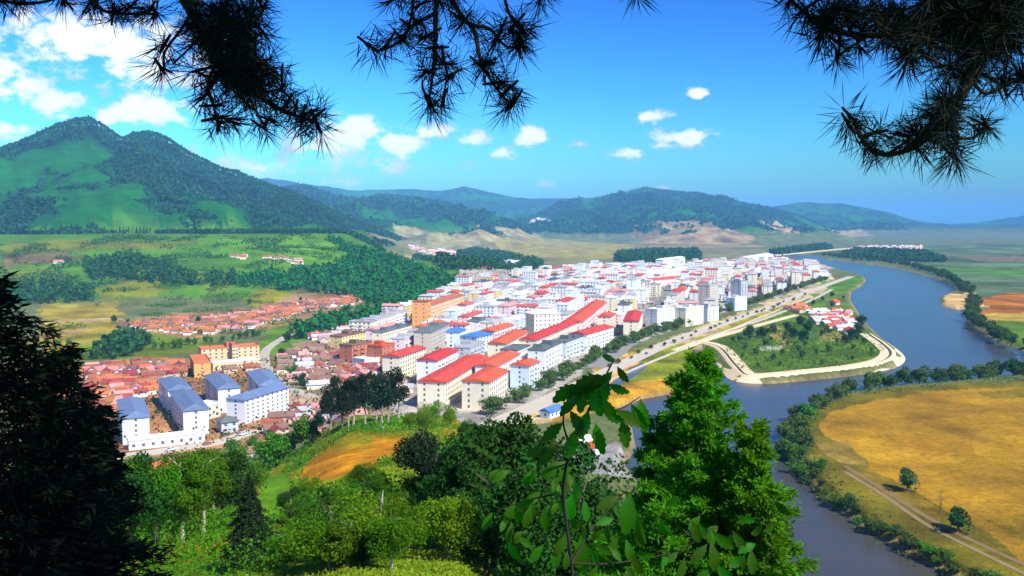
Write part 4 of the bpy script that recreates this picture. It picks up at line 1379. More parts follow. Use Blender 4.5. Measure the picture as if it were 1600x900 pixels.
# far bank
for (x, y) in along([(1284, 399), (1330, 405), (1400, 413), (1450, 424), (1490, 440), (1518, 462)], 17, 7, 6):
    tree('bank', x, y, rnd.uniform(10, 15), 'tree in the dark belt along the opposite far bank', 'trees along the far bank', name='riverbank_tree', z=3.0, wide=1.25)
for (x, y) in along([(1526, 470), (1518, 495), (1535, 512), (1565, 530), (1620, 550)], 9, 6, 7):
    tree('bank', x, y, rnd.uniform(8, 13), 'dense tree on the bank beside the brown and green fields', 'trees beside the brown fields', name='riverbank_tree', z=3.0, wide=1.2)
# left valley
for (x, y) in along([(235, 548), (300, 540), (360, 533), (405, 524)], 8, 3, 8):
    tree('slope', x, y, rnd.uniform(6, 8.5), 'green tree in the hedge behind the peach block', 'hedge trees behind the peach block', z=3.0)
for (px, py) in [(150, 560), (165, 556), (180, 560), (205, 552), (222, 545), (90, 545), (108, 540), (310, 505), (200, 506), (178, 504), (360, 470), (345, 474), (390, 476), (470, 470), (478, 474), (340, 510)]:
    x, y = at(px, py)
    tree('dark' if px % 3 else 'slope', x, y, rnd.uniform(5, 9), 'scattered tree on the left valley fields', 'scattered trees on the left valley fields', z=3.0)
for (px, py) in [(455, 522), (470, 530), (448, 535), (500, 510), (515, 505), (530, 512), (545, 500), (560, 498), (575, 505), (590, 494), (605, 500), (620, 488), (480, 520), (640, 480), (468, 602), (476, 608), (455, 588), (440, 560)]:
    x, y = at(px, py)
    tree('slope' if px % 2 else 'dark', x, y, rnd.uniform(7, 11), 'tree in the green gap beside the town', 'trees between the villages', z=3.0)
# crest of the plateau
for k in range(96):
    px = -5 + k * 5.5 + rnd.uniform(-3, 3)
    d = ray(px, 371)
    rr = rnd.uniform(1690, 1760)
    x, y = d[0] / d[1] * rr, rr
    tree('conifer' if rnd.random() < .7 else 'poplar', x, y, rnd.uniform(9, 16), 'thin dark tree on the flat crest of the plateau', 'trees on the plateau crest', name='crest_tree')
# foot of the hill and its sunny slope
for (px, py, h) in [(362, 716, 9), (378, 722, 8), (420, 735, 10), (436, 728, 9), (455, 712, 8), (476, 700, 9), (410, 720, 8), (395, 704, 7), (490, 690, 7)]:
    x, y = hit(px, py)
    tree('slope', x, y, h, 'dark green tree at the hill foot below the compound', 'trees at the hill foot')
for k, (px, py, h) in enumerate([(500, 678, 14), (516, 673, 13), (534, 670, 14), (552, 667, 12.5), (570, 664, 14), (588, 662, 14), (606, 660, 13.5), (622, 656, 14), (545, 672, 11), (598, 668, 12)]):
    x, y = hit(px, py)
    tree('pine_far', x, y, h * .92, 'dark pine in the clump on the hill shoulder', 'dark pines on the hill shoulder', name='pine_tree')
for k, (px, py, h) in enumerate([(180, 875, 7), (205, 868, 7.5), (245, 860, 7), (285, 852, 7.5), (318, 838, 7), (348, 822, 7), (378, 806, 6.5), (215, 832, 7.5), (255, 826, 8), (295, 815, 7.5), (335, 800, 7),
                                 (368, 784, 6.5), (195, 806, 8), (232, 796, 8), (275, 790, 7.5), (312, 780, 7), (345, 770, 6.5), (380, 758, 6), (175, 770, 8), (210, 766, 8), (255, 764, 7), (300, 756, 6.5)]):
    x, y = hit(px, py)
    tree('dark_fine' if k % 4 == 1 else 'slope_fine', x, y, h * rnd.uniform(.75, 1.1), 'green tree in the thicket left of the sunny slope', 'trees of the left slope thicket')
for (px, py, h) in [(655, 668, 5), (680, 664, 6), (704, 668, 5.5), (668, 672, 4.5), (640, 672, 4)]:
    x, y = hit(px, py)
    tree('bright_fine', x, y, h, 'bright green bush on the top of the spur', 'bright bushes on the spur top', name='bush', cat='bush')
x, y = hit(662, 800)
tree('pine_dense', x, y, 7.5, 'dark double-headed pine right of the orange field', None, name='pine_tree')
x, y = hit(690, 842)
tree('pine_dense', x, y, 6.5, 'dark pine in front of the double-headed one', None, name='pine_tree')
x, y = hit(392, 884)
tree('pine_cone', x, y, 4.2, 'small dark pine standing alone low on the sunny slope', None, name='pine_tree')
for k, (px, py, h) in enumerate([(755, 720, 7), (785, 705, 8), (815, 712, 8), (845, 705, 8), (765, 748, 7), (800, 752, 8), (835, 756, 8), (870, 752, 8), (730, 705, 6), (900, 770, 8), (780, 790, 7), (820, 800, 7), (745, 790, 6), (860, 810, 7)]):
    x, y = hit(px, py)
    tree('dark_fine' if k % 2 else 'slope_fine', x, y, h, 'dark leafy tree right of the double-headed pine', 'dark trees right of the double-headed pine')
for k, (px, d_, h) in enumerate([(770, 46, 9), (815, 42, 9.5), (862, 40, 9.5), (738, 58, 8.5), (905, 36, 8.5), (790, 62, 9), (840, 66, 9.5), (885, 60, 9), (950, 34, 6.5), (760, 36, 5.5), (830, 32, 6), (700, 44, 5.0)]):
    v = ray(px, 600)
    x, y = v[0] / v[1] * d_, d_
    tree('dark_fine', x, y, h, 'tall dark tree just below the oak sapling', 'tall dark trees below the oak sapling')
for k, (px, py, h) in enumerate([(740, 770, 4), (765, 800, 4), (700, 740, 3.5), (720, 725, 4), (790, 850, 4), (740, 850, 3.6), (815, 870, 3.6), (700, 880, 3), (770, 890, 3)]):
    x, y = hit(px, py)
    tree('bright_fine', x, y, h, 'bright green bush beside the double-headed dark pine', 'bright bushes beside the double-headed pine', name='bush', cat='bush')
for k in range(34):
    px, py = rnd.uniform(430, 660), rnd.uniform(775, 900)
    x, y = hit(px, py)
    tree(rnd.choice(('slope_fine', 'bright_fine', 'slope_fine', 'dark_fine', 'dark_fine')), x, y, rnd.uniform(1.6, 3.2), 'low scrub bush on the slope below the orange field', 'scrub below the orange field', name='bush', cat='bush', wide=1.3)

# ------------------------------------------------------------------ woods that read as one mass
ico_v, ico_f = None, None
import bmesh
bm = bmesh.new()
bmesh.ops.create_icosphere(bm, subdivisions=1, radius=1.0)
bm.verts.ensure_lookup_table()
ico_v = np.array([v.co[:] for v in bm.verts])
ico_f = np.array([[v.index for v in f.verts] for f in bm.faces])
bm.free()


def wood(name, polys, dens, hr, mat, label, seed, maxn=6000, onterrain=True):
    rs = np.random.RandomState(seed)
    pts = []
    for P in polys:
        W = [hit(a, b) for a, b in P] if onterrain else ppoly(P)
        xs, ys = [p[0] for p in W], [p[1] for p in W]
        n = int((max(xs) - min(xs)) * (max(ys) - min(ys)) * dens)
        q = np.stack([rs.uniform(min(xs), max(xs), n), rs.uniform(min(ys), max(ys), n)], 1)
        pts.append(q[inpoly(q[:, 0], q[:, 1], W)])
    p = np.concatenate(pts)[:maxn]
    n = len(p)
    z = height(p[:, 0], p[:, 1])
    h = rs.uniform(*hr, n)
    r = h * rs.uniform(.24, .36, n)
    k = 24
    d = unit(rs.normal(size=(n * k, 3)))
    hh, rr_ = np.repeat(h, k), np.repeat(r, k)
    taper = 1.12 - .42 * d[:, 2]
    P = np.stack([np.repeat(p[:, 0], k) + d[:, 0] * rr_ * taper, np.repeat(p[:, 1], k) + d[:, 1] * rr_ * taper, np.repeat(z, k) + hh * (.50 + .46 * d[:, 2])], 1)
    P += rs.normal(size=P.shape) * (hh * .03)[:, None]
    o = link(name, quadmesh(name, leaf_quads(P, unit(d + rs.normal(size=d.shape) * .35), hh * .30, rs, .75)), mat)
    print(name, n)
    return prep(o, label, kind='stuff')


m_wood = mat_leaf('wood_green', (0.024, 0.125, 0.012), 0, .45, .035, 0, fine=.25)
m_wood_dark = mat_leaf('wood_dark', (0.018, 0.078, 0.010), 0, .4, .05, 0, fine=.25)
wood('woodland', [[(506, 372), (560, 390), (620, 408), (690, 430), (738, 444), (712, 462), (650, 476), (600, 482), (545, 464), (470, 456), (372, 452), (364, 440), (430, 428), (528, 420), (548, 402)],
                  [(600, 480), (650, 476), (640, 490), (560, 512), (470, 532), (460, 520), (520, 500)]], .016, (9, 15), m_wood, 'dense green wood covering the spur behind the town', 5)
wood('woodland', [[(128, 412), (200, 402), (258, 412), (300, 432), (318, 446), (268, 450), (205, 440), (180, 440), (140, 440)], [(0, 452), (60, 446), (145, 448), (150, 472), (60, 478), (0, 478)],
                  [(318, 436), (370, 425), (370, 445), (330, 452)], [(200, 524), (240, 532), (215, 556), (150, 566), (150, 552)]], .016, (8, 13), m_wood_dark, 'dark wood on the green terrace below the plateau', 6)
wood('woodland', [[(715, 398), (745, 392), (790, 400), (850, 414), (840, 426), (760, 428), (710, 420)], [(965, 398), (1010, 394), (1090, 394), (1095, 406), (1020, 412), (960, 410)], [(1200, 396), (1290, 384), (1300, 390), (1220, 402)],
                  [(1340, 392), (1440, 396), (1480, 410), (1400, 410), (1310, 402)], [(645, 404), (690, 404), (740, 412), (740, 424), (690, 424)]], .006, (12, 20), m_wood_dark, 'hazy dark woods behind the town', 7, onterrain=True)
# forest on the mountains: patches of canopy following the gullies
def slope_forest(n, px0, px1, r0, r1, k, size, mat, label, seed, zmin):
    rs = np.random.RandomState(seed)
    a = np.arctan((rs.uniform(px0, px1, n) - 800) / F)
    rr_ = rs.uniform(r0, r1, n)
    x, y = rr_ * np.sin(a), rr_ * np.cos(a)
    z = height(x, y)
    m = (fbm(x, y, 420, 5, 301) * .6 + (1 - fbm(x + 300, y, 620, 5, 5, True)) * .75 - .475 + .30 * (fbm(x, y, 70, 3, 333) - .5)) / .08
    ok = (m > rs.uniform(-.1, 1.3, n)) & (z > zmin)
    for P_ in CLEAR:
        ok &= ~(inpoly(x, y, P_) & (fbm(x, y * .5, 190, 4, 777) > .40))
    x, y, z = x[ok], y[ok], z[ok]
    P = np.repeat(np.stack([x, y, z], 1), k, 0) + rs.normal(size=(len(x) * k, 3)) * size * np.array((.35, .35, .22)) + np.array((0, 0, size * .45))
    Nn = unit(rs.normal(size=P.shape) + np.array((0, 0, .9)))
    print('slope forest', len(x))
    o = link('mountain_forest', quadmesh('mountain_forest', leaf_quads(P, Nn, size, rs, .8)), mat)
    return prep(o, label, kind='stuff')


CLEAR = [[hit(a_, b_) for a_, b_ in P_] for P_ in ([(988, 352), (1040, 346), (1090, 346), (1140, 356), (1190, 372), (1200, 390), (1100, 392), (1000, 390)], [(1195, 350), (1230, 352), (1245, 364), (1210, 364)], [(600, 350), (650, 354), (720, 358), (800, 355), (840, 366), (840, 388), (700, 388), (640, 378)], [(828, 352), (850, 340), (855, 346), (838, 356)])]
m_mtf = mat_leaf('mountain_forest', (0.013, 0.072, 0.016), 0, .7, .008, 0, fine=.03)
slope_forest(95000, -60, 760, 1900, 3420, 4, 7, m_mtf, 'patchy forest on the twin-peaked mountain', 61, 40)
slope_forest(95000, 330, 1420, 4200, 9000, 3, 17, m_mtf, 'forest on the hazy ranges behind the town', 62, 45)

# ground cover on the wooded spit and banks
def litter(name, P, n, size, mat, label, seed, zlo=0.1, zhi=1.6, gate=0.0, onterrain=False):
    rs = np.random.RandomState(seed)
    W = [hit(a_, b_) for a_, b_ in P] if onterrain else ppoly(P)
    xs, ys = [p[0] for p in W], [p[1] for p in W]
    q = np.stack([rs.uniform(min(xs), max(xs), n * 2), rs.uniform(min(ys), max(ys), n * 2)], 1)
    q = q[inpoly(q[:, 0], q[:, 1], W)]
    if gate: q = q[fbm(q[:, 0], q[:, 1], 38, 4, seed + 3) > gate]
    q = q[:n]
    z = height(q[:, 0], q[:, 1]) + rs.uniform(zlo, zhi, len(q)) * np.clip(fbm(q[:, 0], q[:, 1], 9, 3, seed) * 2.4 - .5, 0.05, 1.3)
    Pn = np.stack([q[:, 0], q[:, 1], z], 1)
    Nn = unit(rs.normal(size=(len(q), 3)) + np.array((0, 0, .8)))
    o = link(name, quadmesh(name, leaf_quads(Pn, Nn, size, rs, .8)), mat)
    return prep(o, label, kind='stuff')


litter('undergrowth', [(1120, 532), (1170, 516), (1250, 500), (1345, 512), (1385, 548), (1330, 573), (1200, 582), (1160, 580)], 11000, 1.1, LEAF['bushy'], 'low green undergrowth covering the spit', 12, .1, 2.2)
litter('undergrowth', [(1990, 560), (1430, 597), (1320, 611), (1272, 632), (1240, 658), (1228, 690), (1240, 726), (1272, 768), (1322, 808), (1392, 853), (1472, 897), (1560, 955), (1590, 950), (1490, 880), (1400, 822), (1340, 780), (1290, 735), (1262, 700), (1285, 650), (1340, 622), (1440, 608), (1990, 580)], 24000, 1.0, LEAF['bank'], 'low green undergrowth along the field bank', 13, .1, 5.0)

litter('garden_greenery', [(60, 590), (150, 574), (300, 568), (420, 560), (640, 545), (640, 640), (560, 690), (440, 690), (190, 700), (100, 690)], 5200, 1.5, LEAF['dark'], 'small dark trees and gardens between the village houses', 14, .2, 4.5)
litter('garden_greenery', [(185, 512), (330, 498), (440, 478), (555, 466), (560, 474), (440, 500), (300, 524)], 3500, 1.8, LEAF['dark'], 'small dark trees between the houses of the strip village', 15, .2, 4.5)
litter('garden_greenery', [(640, 500), (745, 442), (1000, 419), (1275, 418), (1180, 470), (1000, 532), (850, 600), (740, 632), (600, 565)], 9000, 2.2, LEAF['dark'], 'trees filling the gaps between the town blocks', 16, .5, 6.5)
litter('hedgerow', [(60, 470), (400, 455), (560, 470), (520, 500), (330, 545), (120, 570), (60, 560)], 42000, 1.7, LEAF['slope'], 'hedges and bushes dotted over the left valley fields', 17, .3, 5.0, .64)

litter('hedgerow', [(0, 376), (500, 374), (545, 398), (520, 420), (380, 440), (300, 470), (0, 470)], 30000, 2.4, m_wood_dark, 'hedges and copses on the green plateau slope', 18, .3, 6.0, .60, True)

# grass, weeds and scrub on the slope in front
rs = np.random.RandomState(99)
n = 120000
a = np.radians(rs.uniform(-31, 12, n))
rr = 22 + (235 - 22) * rs.rand(n) ** 1.35
q = np.stack([rr * np.sin(a), rr * np.cos(a)], 1)
field = [hit(u, v) for u, v in [(468, 758), (482, 722), (530, 700), (580, 692), (642, 686), (640, 704), (585, 730), (520, 752)]]
path_ = [hit(u, v) for u, v in [(400, 770), (420, 735), (455, 745), (450, 790), (420, 830), (390, 830)]]
bushy = fbm(q[:, 0], q[:, 1], 13, 3, 71)
keep = ~inpoly(q[:, 0], q[:, 1], field) & ~inpoly(q[:, 0], q[:, 1], path_)
for nm, sel_, mat, lab, zh, siz in [('scrub', keep & (bushy > .50), LEAF['slope'], 'green scrub and weeds on the slope below the viewpoint', 1.5, .36),
                                    ('grass', keep & (bushy <= .50), mat_leaf('dry_grass', (0.21, 0.25, 0.012), .25, .4, .3, 0, hue=.08), 'yellow-green tall grass on the sunny slope', .55, .30)]:
    s_ = q[sel_]
    z = height(s_[:, 0], s_[:, 1]) + rs.uniform(.02, zh, len(s_)) * np.clip((bushy[sel_] - .35) * 4, .3, 1)
    o = link(nm, quadmesh(nm, leaf_quads(np.stack([s_[:, 0], s_[:, 1], z], 1), unit(rs.normal(size=(len(s_), 3)) + np.array((0, 0, .5))), siz * np.clip(np.hypot(s_[:, 0], s_[:, 1]) / 75, .32, 1.4), rs, .5)), mat)
    prep(o, lab, kind='stuff')

# ------------------------------------------------------------------ a few cars on the road at the hill foot
CARP = {}
def car_meshes():
    b = MB()
    sec = [(-2.1, .35, .75), (-2.05, .3, .9), (-1.2, .28, .98), (1.0, .28, .95), (1.9, .3, .82), (2.1, .36, .62)]
    for k in range(len(sec) - 1):
        (x0, a0, c0), (x1, a1, c1) = sec[k], sec[k + 1]
        for s in (-1, 1):
            q = [(x0, s * .85, a0), (x1, s * .85, a1), (x1, s * .82, c1), (x0, s * .82, c0)]
            b.face(q if s < 0 else q[::-1])
        b.face([(x0, -.82, c0), (x1, -.82, c1), (x1, .82, c1), (x0, .82, c0)])
    b.face([(-2.1, .85, .35), (-2.1, -.85, .35), (-2.1, -.82, .75), (-2.1, .82, .75)])
    b.face([(2.1, -.85, .36), (2.1, .85, .36), (2.1, .82, .62), (2.1, -.82, .62)])
    b.box(-1.15, .45, -.62, .62, 1.425, 1.47, True, True)
    g = MB()
    lo = [(-1.75, -.76, .95), (1.05, -.76, .95), (1.05, .76, .95), (-1.75, .76, .95)]
    hi = [(-1.15, -.62, 1.42), (.45, -.62, 1.42), (.45, .62, 1.42), (-1.15, .62, 1.42)]
    for k in range(4):
        g.face([lo[k], lo[(k + 1) % 4], hi[(k + 1) % 4], hi[k]])
    w = MB()
    n = 12
    for s in (-.09, .09):
        ring = [(.32 * math.cos(6.2832 * j / n), s, .32 * math.sin(6.2832 * j / n)) for j in range(n)]
        w.face(ring if s < 0 else ring[::-1])
    for j in range(n):
        a0, a1 = 6.2832 * j / n, 6.2832 * (j + 1) / n
        w.face([(.32 * math.cos(a0), -.09, .32 * math.sin(a0)), (.32 * math.cos(a1), -.09, .32 * math.sin(a1)), (.32 * math.cos(a1), .09, .32 * math.sin(a1)), (.32 * math.cos(a0), .09, .32 * math.sin(a0))][::-1])
    return b.mesh('body'), g.mesh('cabin_glass'), w.mesh('wheel')


cb, cg, cwh = car_meshes()
cg.materials.append(gl)
cwh.materials.append(m_door)
for (px, py, colr, lab) in [(268, 703.5, (0.75, 0.75, 0.73), 'white car on the pale road below the low white range'), (324, 694.5, (0.45, 0.05, 0.03), 'red car on the pale road, ahead of the white one'), (379, 679.5, (0.70, 0.70, 0.70), 'pale car at the far end of the road by the trees'),
                            (905, 604, (0.75, 0.75, 0.74), 'white car on the riverside road before the bluish block'), (1010, 553, (0.05, 0.07, 0.12), 'dark car on the riverside road by the grassy shore')]:
    x, y = at(px, py, 3.2)
    x2, y2 = (at(px + 12, py - 2.6, 3.2) if px < 500 else at(px + 12, py - 6, 3.2))
    e = link('car', None, loc=(x, y, 3.17), rot=(0, 0, math.atan2(y2 - y, x2 - x)))
    prep(e, lab, 'car')
    bm_ = cb.copy()
    bm_.materials.append(mat_plain('car_paint', colr, .3, .02, 1, 0, spec=.5))
    link('body', bm_, None, e)
    link('cabin_glass', cg, None, e)
    for wx in (-1.3, 1.3):
        for wy in (-.8, .8):
            link('wheel', cwh, None, e, loc=(wx, wy, .32))

# ------------------------------------------------------------------ the trees round the viewpoint
def cp(px, py, d):
    v = ray(px, py)
    return Vector((v[0] * d, v[1] * d, HCAM + v[2] * d))


def blades(P, D, size, width, rs, rnd_dir=.6):
    n = len(P)
    T1 = unit(D + rs.normal(size=(n, 3)) * rnd_dir)
    T2 = unit(np.cross(T1, rs.normal(size=(n, 3))))
    s = (size * rs.uniform(.6, 1.25, n))[:, None]
    w = (width * rs.uniform(.7, 1.3, n))[:, None]
    return np.stack([P, P + T1 * s * .45 + T2 * w * .5, P + T1 * s, P + T1 * s * .45 - T2 * w * .5], 1)


def bough_tree(name, base, top, prof, nb, per, size, width, droop, leafmat, barkmat, label, cat, seed, r0=.09, up=.25, side=.32, umax=1.0, rdir=.6):
    rs = np.random.RandomState(seed)
    base, top = np.array(base), np.array(top)
    tr = MB()
    k = 9
    tr.tube([tuple(base + (top - base) * q / k + np.append(rs.normal(size=2) * .03 * (q % k > 0), 0)) for q in range(k + 1)], [r0 * (1 - .92 * q / k) + .006 for q in range(k + 1)], 7)
    Ps, Ds = [], []
    hgt = top[2] - base[2]
    bo = MB()
    for i in range(nb):
        u = umax * ((i + .5) / nb) ** .85
        a = i * 2.39996 + rs.uniform(-.4, .4)
        L = prof(u, a) * rs.uniform(.6, 1.22)
        o = base + (top - base) * (1 - u)
        out = np.array((math.cos(a), math.sin(a), 0))
        t = np.linspace(0, 1, 6)
        crv = o[None] + out[None] * (L * t)[:, None] + np.array((0, 0, 1))[None] * (L * (up * t - droop * t * t))[:, None]
        bo.tube([tuple(p) for p in crv], [max(.004, r0 * .32 * (1 - .8 * q) * (.4 + .6 * u)) for q in t], 4)
        n = int(per * (.35 + .9 * L / (prof(umax, 0) + 1e-6)))
        tt = rs.rand(n) ** .7 * .95 + .08
        c = o[None] + out[None] * (L * tt)[:, None] + np.array((0, 0, 1))[None] * (L * (up * tt - droop * tt * tt))[:, None]
        lat = np.array((-math.sin(a), math.cos(a), 0))
        # branchlets: blades gather on a few side twigs
        nt = 9
        q = rs.randint(0, nt, n)
        tq = (q + .5) / nt
        sgn = np.where(rs.rand(n) < .5, -1, 1)
        w_ = rs.rand(n) * side * L * (1.08 - tq)
        c2 = o[None] + out[None] * (L * (tq * .9 + .1))[:, None] + np.array((0, 0, 1))[None] * (L * (up * tq - droop * tq * tq))[:, None] + lat[None] * (sgn * w_)[:, None] + out[None] * (w_ * .6)[:, None] - np.array((0, 0, 1))[None] * (w_ * .25)[:, None]
        use = (rs.rand(n) < .72)[:, None]
        p = np.where(use, c2, c) + rs.normal(size=(n, 3)) * .035 * (size / .1)
        Ps.append(p)
        Ds.append(np.tile(out + np.array((0, 0, up - droop)), (n, 1)) + lat[None] * (sgn * .7)[:, None] * use)
    e = link(name, None, loc=tuple(base))
    prep(e, label, cat)
    off = Vector(tuple(-base))
    for nm, mb, mt_ in (('trunk', tr, barkmat), ('boughs', bo, barkmat)):
        m = mb.mesh(nm, True)
        m.transform(Matrix.Translation(off))
        link(nm, m, mt_, e)
    m = quadmesh('crown', blades(np.concatenate(Ps), np.concatenate(Ds), size, width, rs, rdir))
    m.transform(Matrix.Translation(off))
    link('crown', m, leafmat, e)
    return e


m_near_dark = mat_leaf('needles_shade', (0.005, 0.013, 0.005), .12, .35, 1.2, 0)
m_larch = mat_leaf('larch_green', (0.058, 0.225, 0.006), .42, .55, 1.1, .1, tcol=(0.13, 0.44, 0.010), hue=.05, fine=6.0)
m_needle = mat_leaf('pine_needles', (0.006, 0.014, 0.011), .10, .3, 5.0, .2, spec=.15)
m_twig = mat_plain('twig_bark', (0.030, 0.024, 0.018), 0.95, .25, 8.0)
m_bark_thin = mat_plain('pale_thin_bark', (0.42, 0.38, 0.27), 0.9, .35, 7.0)


def groundz(px, d):
    p = cp(px, 600, d)
    return gz(p.x, p.y)


# dark conifer filling the left edge
b0 = cp(-36, 700, 12.0)
t0 = cp(-30, 436, 12.0)
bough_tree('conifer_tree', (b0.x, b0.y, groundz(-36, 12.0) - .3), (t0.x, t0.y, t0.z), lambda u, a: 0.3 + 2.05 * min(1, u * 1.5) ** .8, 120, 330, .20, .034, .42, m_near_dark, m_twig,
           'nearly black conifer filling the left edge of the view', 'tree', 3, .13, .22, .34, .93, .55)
b1 = cp(95, 880, 13.5)
t1 = cp(95, 545, 13.5)
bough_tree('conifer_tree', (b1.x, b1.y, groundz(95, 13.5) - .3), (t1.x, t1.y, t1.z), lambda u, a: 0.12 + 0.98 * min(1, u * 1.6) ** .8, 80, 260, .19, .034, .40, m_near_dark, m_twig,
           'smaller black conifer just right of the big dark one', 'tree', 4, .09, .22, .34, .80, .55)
b2 = cp(160, 900, 15)
t2 = cp(150, 640, 15)
bough_tree('thin_tree', (b2.x, b2.y, groundz(160, 15) - .3), (t2.x, t2.y, t2.z), lambda u, a: 0.15 + .55 * min(1, u * 2), 30, 170, .16, .05, .25, m_near_dark, m_bark_thin,
           'thin pale-barked tree at the foot of the dark conifers', 'tree', 5, .085, .3, .34, .36, .7)
# bright larches on the right
for (px, ptop, d, R0, nb, per, lab, sd_) in [(1092, 554, 16, 2.05, 190, 560, 'tall bright green larch rising in front of the river, pointed top', 11),
                                             (1176, 664, 15.2, 1.25, 140, 450, 'shorter bright green larch right of the pointed one', 12),
                                             (1026, 650, 17, 1.05, 90, 380, 'slender green larch left of the pointed one, beside the oak leaves', 13),
                                             (1206, 760, 14.5, .5, 70, 260, 'lowest green larch at the right end of the foreground trees', 14)]:
    tp = cp(px, ptop, d)
    zb = groundz(px, d) - .3
    bough_tree('larch_tree', (tp.x + .05, tp.y, zb), (tp.x, tp.y, tp.z), lambda u, a, R0=R0: .10 + R0 * (u * 1.45) ** .80 * (1 + .22 * math.sin(3 * a + 9 * u)), nb, per, .125, .040, .18, m_larch, m_twig, lab, 'tree', sd_, .06, .50, .34, .78, .75)

# ---- pine boughs overhead
TUFT = []
for s in range(6):
    rs = np.random.RandomState(700 + s)
    n = 80
    th_ = np.radians(rs.uniform(12, 118, n))
    ph = rs.rand(n) * 6.283
    D = np.stack([np.sin(th_) * np.cos(ph), np.sin(th_) * np.sin(ph), np.cos(th_)], 1)
    P = np.stack([np.zeros(n), np.zeros(n), rs.uniform(-.075, .012, n)], 1)
    Q = blades(P, D, .108, .0036, rs, .06)
    b_ = MB()
    b_.tube([(0, 0, -.08), (0, 0, -.01), (0, 0, .018)], [.0045, .007, .002], 5)
    m = quadmesh('needle_tuft', Q)
    bmx = bmesh.new()
    bmx.from_mesh(m)
    bmx.from_mesh(b_.mesh('bud'))
    bmx.to_mesh(m)
    bmx.free()
    m.materials.append(m_needle)
    TUFT.append(m)


def pine(name, label, trunk, tr_r, branches, seed):
    r = random.Random(seed)
    e = link(name, None, loc=trunk[0])
    prep(e, label, 'tree')
    off = -Vector(trunk[0])
    mb = MB()
    mb.tube(trunk, tr_r, 10)
    m = mb.mesh('trunk', True)
    m.transform(Matrix.Translation(off))
    link('trunk', m, m_bark, e)
    for (lines, tufts, scl) in branches:
        mb = MB()
        pts = []
        for (L, ra, rb) in lines:
            W = smooth_line([tuple(cp(*q)) for q in L], 5)
            mb.tube([tuple(w) for w in W], [ra + (rb - ra) * k / (len(W) - 1) for k in range(len(W))], 6)
            pts += [Vector(w) for w in W]
        rec = []
        for (px, py, d) in tufts:
            T_ = cp(px, py, d)
            q = min(pts, key=lambda w: (w - T_).length + .25 * max(0, T_.z - w.z))
            v = T_ - q
            axis = (v.normalized() * .9 + Vector((r.uniform(-.3, .3), r.uniform(-.3, .3), r.uniform(-.5, .1)))).normalized() if v.length > .02 else Vector((r.uniform(-1, 1), r.uniform(-1, 1), -.6)).normalized()
            if v.length > .03:
                mid = q + v * .5 + Vector((r.uniform(-.02, .02), r.uniform(-.02, .02), .12 * v.length))
                mb.tube([tuple(q), tuple(mid), tuple(T_ - axis * .03)], [.0065, .005, .0042], 5)
            rec.append((T_, axis))
        m = mb.mesh('branch', True)
        m.transform(Matrix.Translation(off))
        bo = link('branch', m, m_twig, e)
        for (T_, axis) in rec:
            q = axis.to_track_quat('Z', 'Y')
            link('needle_tuft', TUFT[r.randrange(6)], None, bo, loc=T_ + off, rot=q.to_euler(), scale=scl * r.uniform(.85, 1.2))
    return e


def spread(cs, n, sx, sy, d, seed):
    r = random.Random(seed)
    return [(c[0] + r.gauss(0, sx), c[1] + r.gauss(0, sy), d + r.uniform(-.35, .35)) for c in cs for _ in range(n)]


D1 = 3.5
tl = [(x, y, D1) for x, y in [(252, 78), (256, 112), (340, 205), (302, 112), (318, 152), (345, 165), (372, 195), (415, 203), (430, 190), (460, 178), (486, 188), (500, 204), (455, 150), (440, 128), (420, 92), (408, 8), (418, 60),
                              (400, 28), (385, 60), (330, 95), (362, 130), (392, 168), (410, 140), (352, 182), (330, 130), (432, 168), (470, 196), (380, 12), (350, 40), (300, 70), (490, 172)]]
tl += spread([(310, 20), (335, 55), (360, 85), (388, 110), (412, 135), (350, 25), (380, 40)], 6, 18, 15, D1, 1)
tl += spread([(345, 75), (375, 100), (400, 125)], 6, 13, 11, D1 + .1, 2)
tl2 = [(x, y, 3.7) for x, y in [(8, 6), (38, 4), (95, -4), (140, 6), (148, 14), (195, 18), (215, 24), (232, 16), (245, 24), (178, 10), (100, 4), (180, 20), (30, 8)]]
tc = [(x, y, 3.6) for x, y in [(588, 80), (600, 76), (632, 66), (625, 60), (658, 118), (664, 112), (672, 168), (678, 172), (690, 165), (697, 122), (710, 100), (690, 95), (724, 32), (720, 40), (768, 74), (756, 104), (760, 112), (815, 72), (820, 50), (812, 84), (798, 44),
                             (800, 166), (792, 170), (788, 128), (785, 148), (648, 12), (690, 8), (606, 6), (630, -4), (842, 6), (852, -6), (994, -10), (660, 60), (670, 75), (740, 48), (780, 50), (700, -6), (762, 95), (808, 60), (660, 40), (640, 40)]]
bl = [([(262, -60, D1), (290, 0, D1), (318, 45, D1), (350, 95, D1), (392, 140, D1), (440, 172, D1), (488, 188, D1)], .030, .006),
      ([(300, 20, D1), (280, 50, D1), (258, 80, D1), (256, 110, D1)], .007, .004), ([(345, 88, D1), (325, 130, D1), (335, 170, D1), (342, 205, D1)], .009, .004), ([(385, 135, D1), (395, 165, D1), (415, 200, D1)], .008, .004),
      ([(320, 45, D1), (370, 40, D1), (405, 25, D1), (420, -10, D1)], .010, .005), ([(350, 95, D1), (400, 95, D1), (440, 120, D1)], .009, .005), ([(310, 40, D1), (310, 60, D1), (270, 100, D1)], .006, .004)]
bl2 = [([(-40, -30, 3.7), (10, 2, 3.7), (60, 4, 3.7), (100, -6, 3.7)], .010, .005), ([(130, -30, 3.7), (150, 8, 3.7), (175, 20, 3.7), (215, 22, 3.7), (245, 22, 3.7)], .010, .004)]
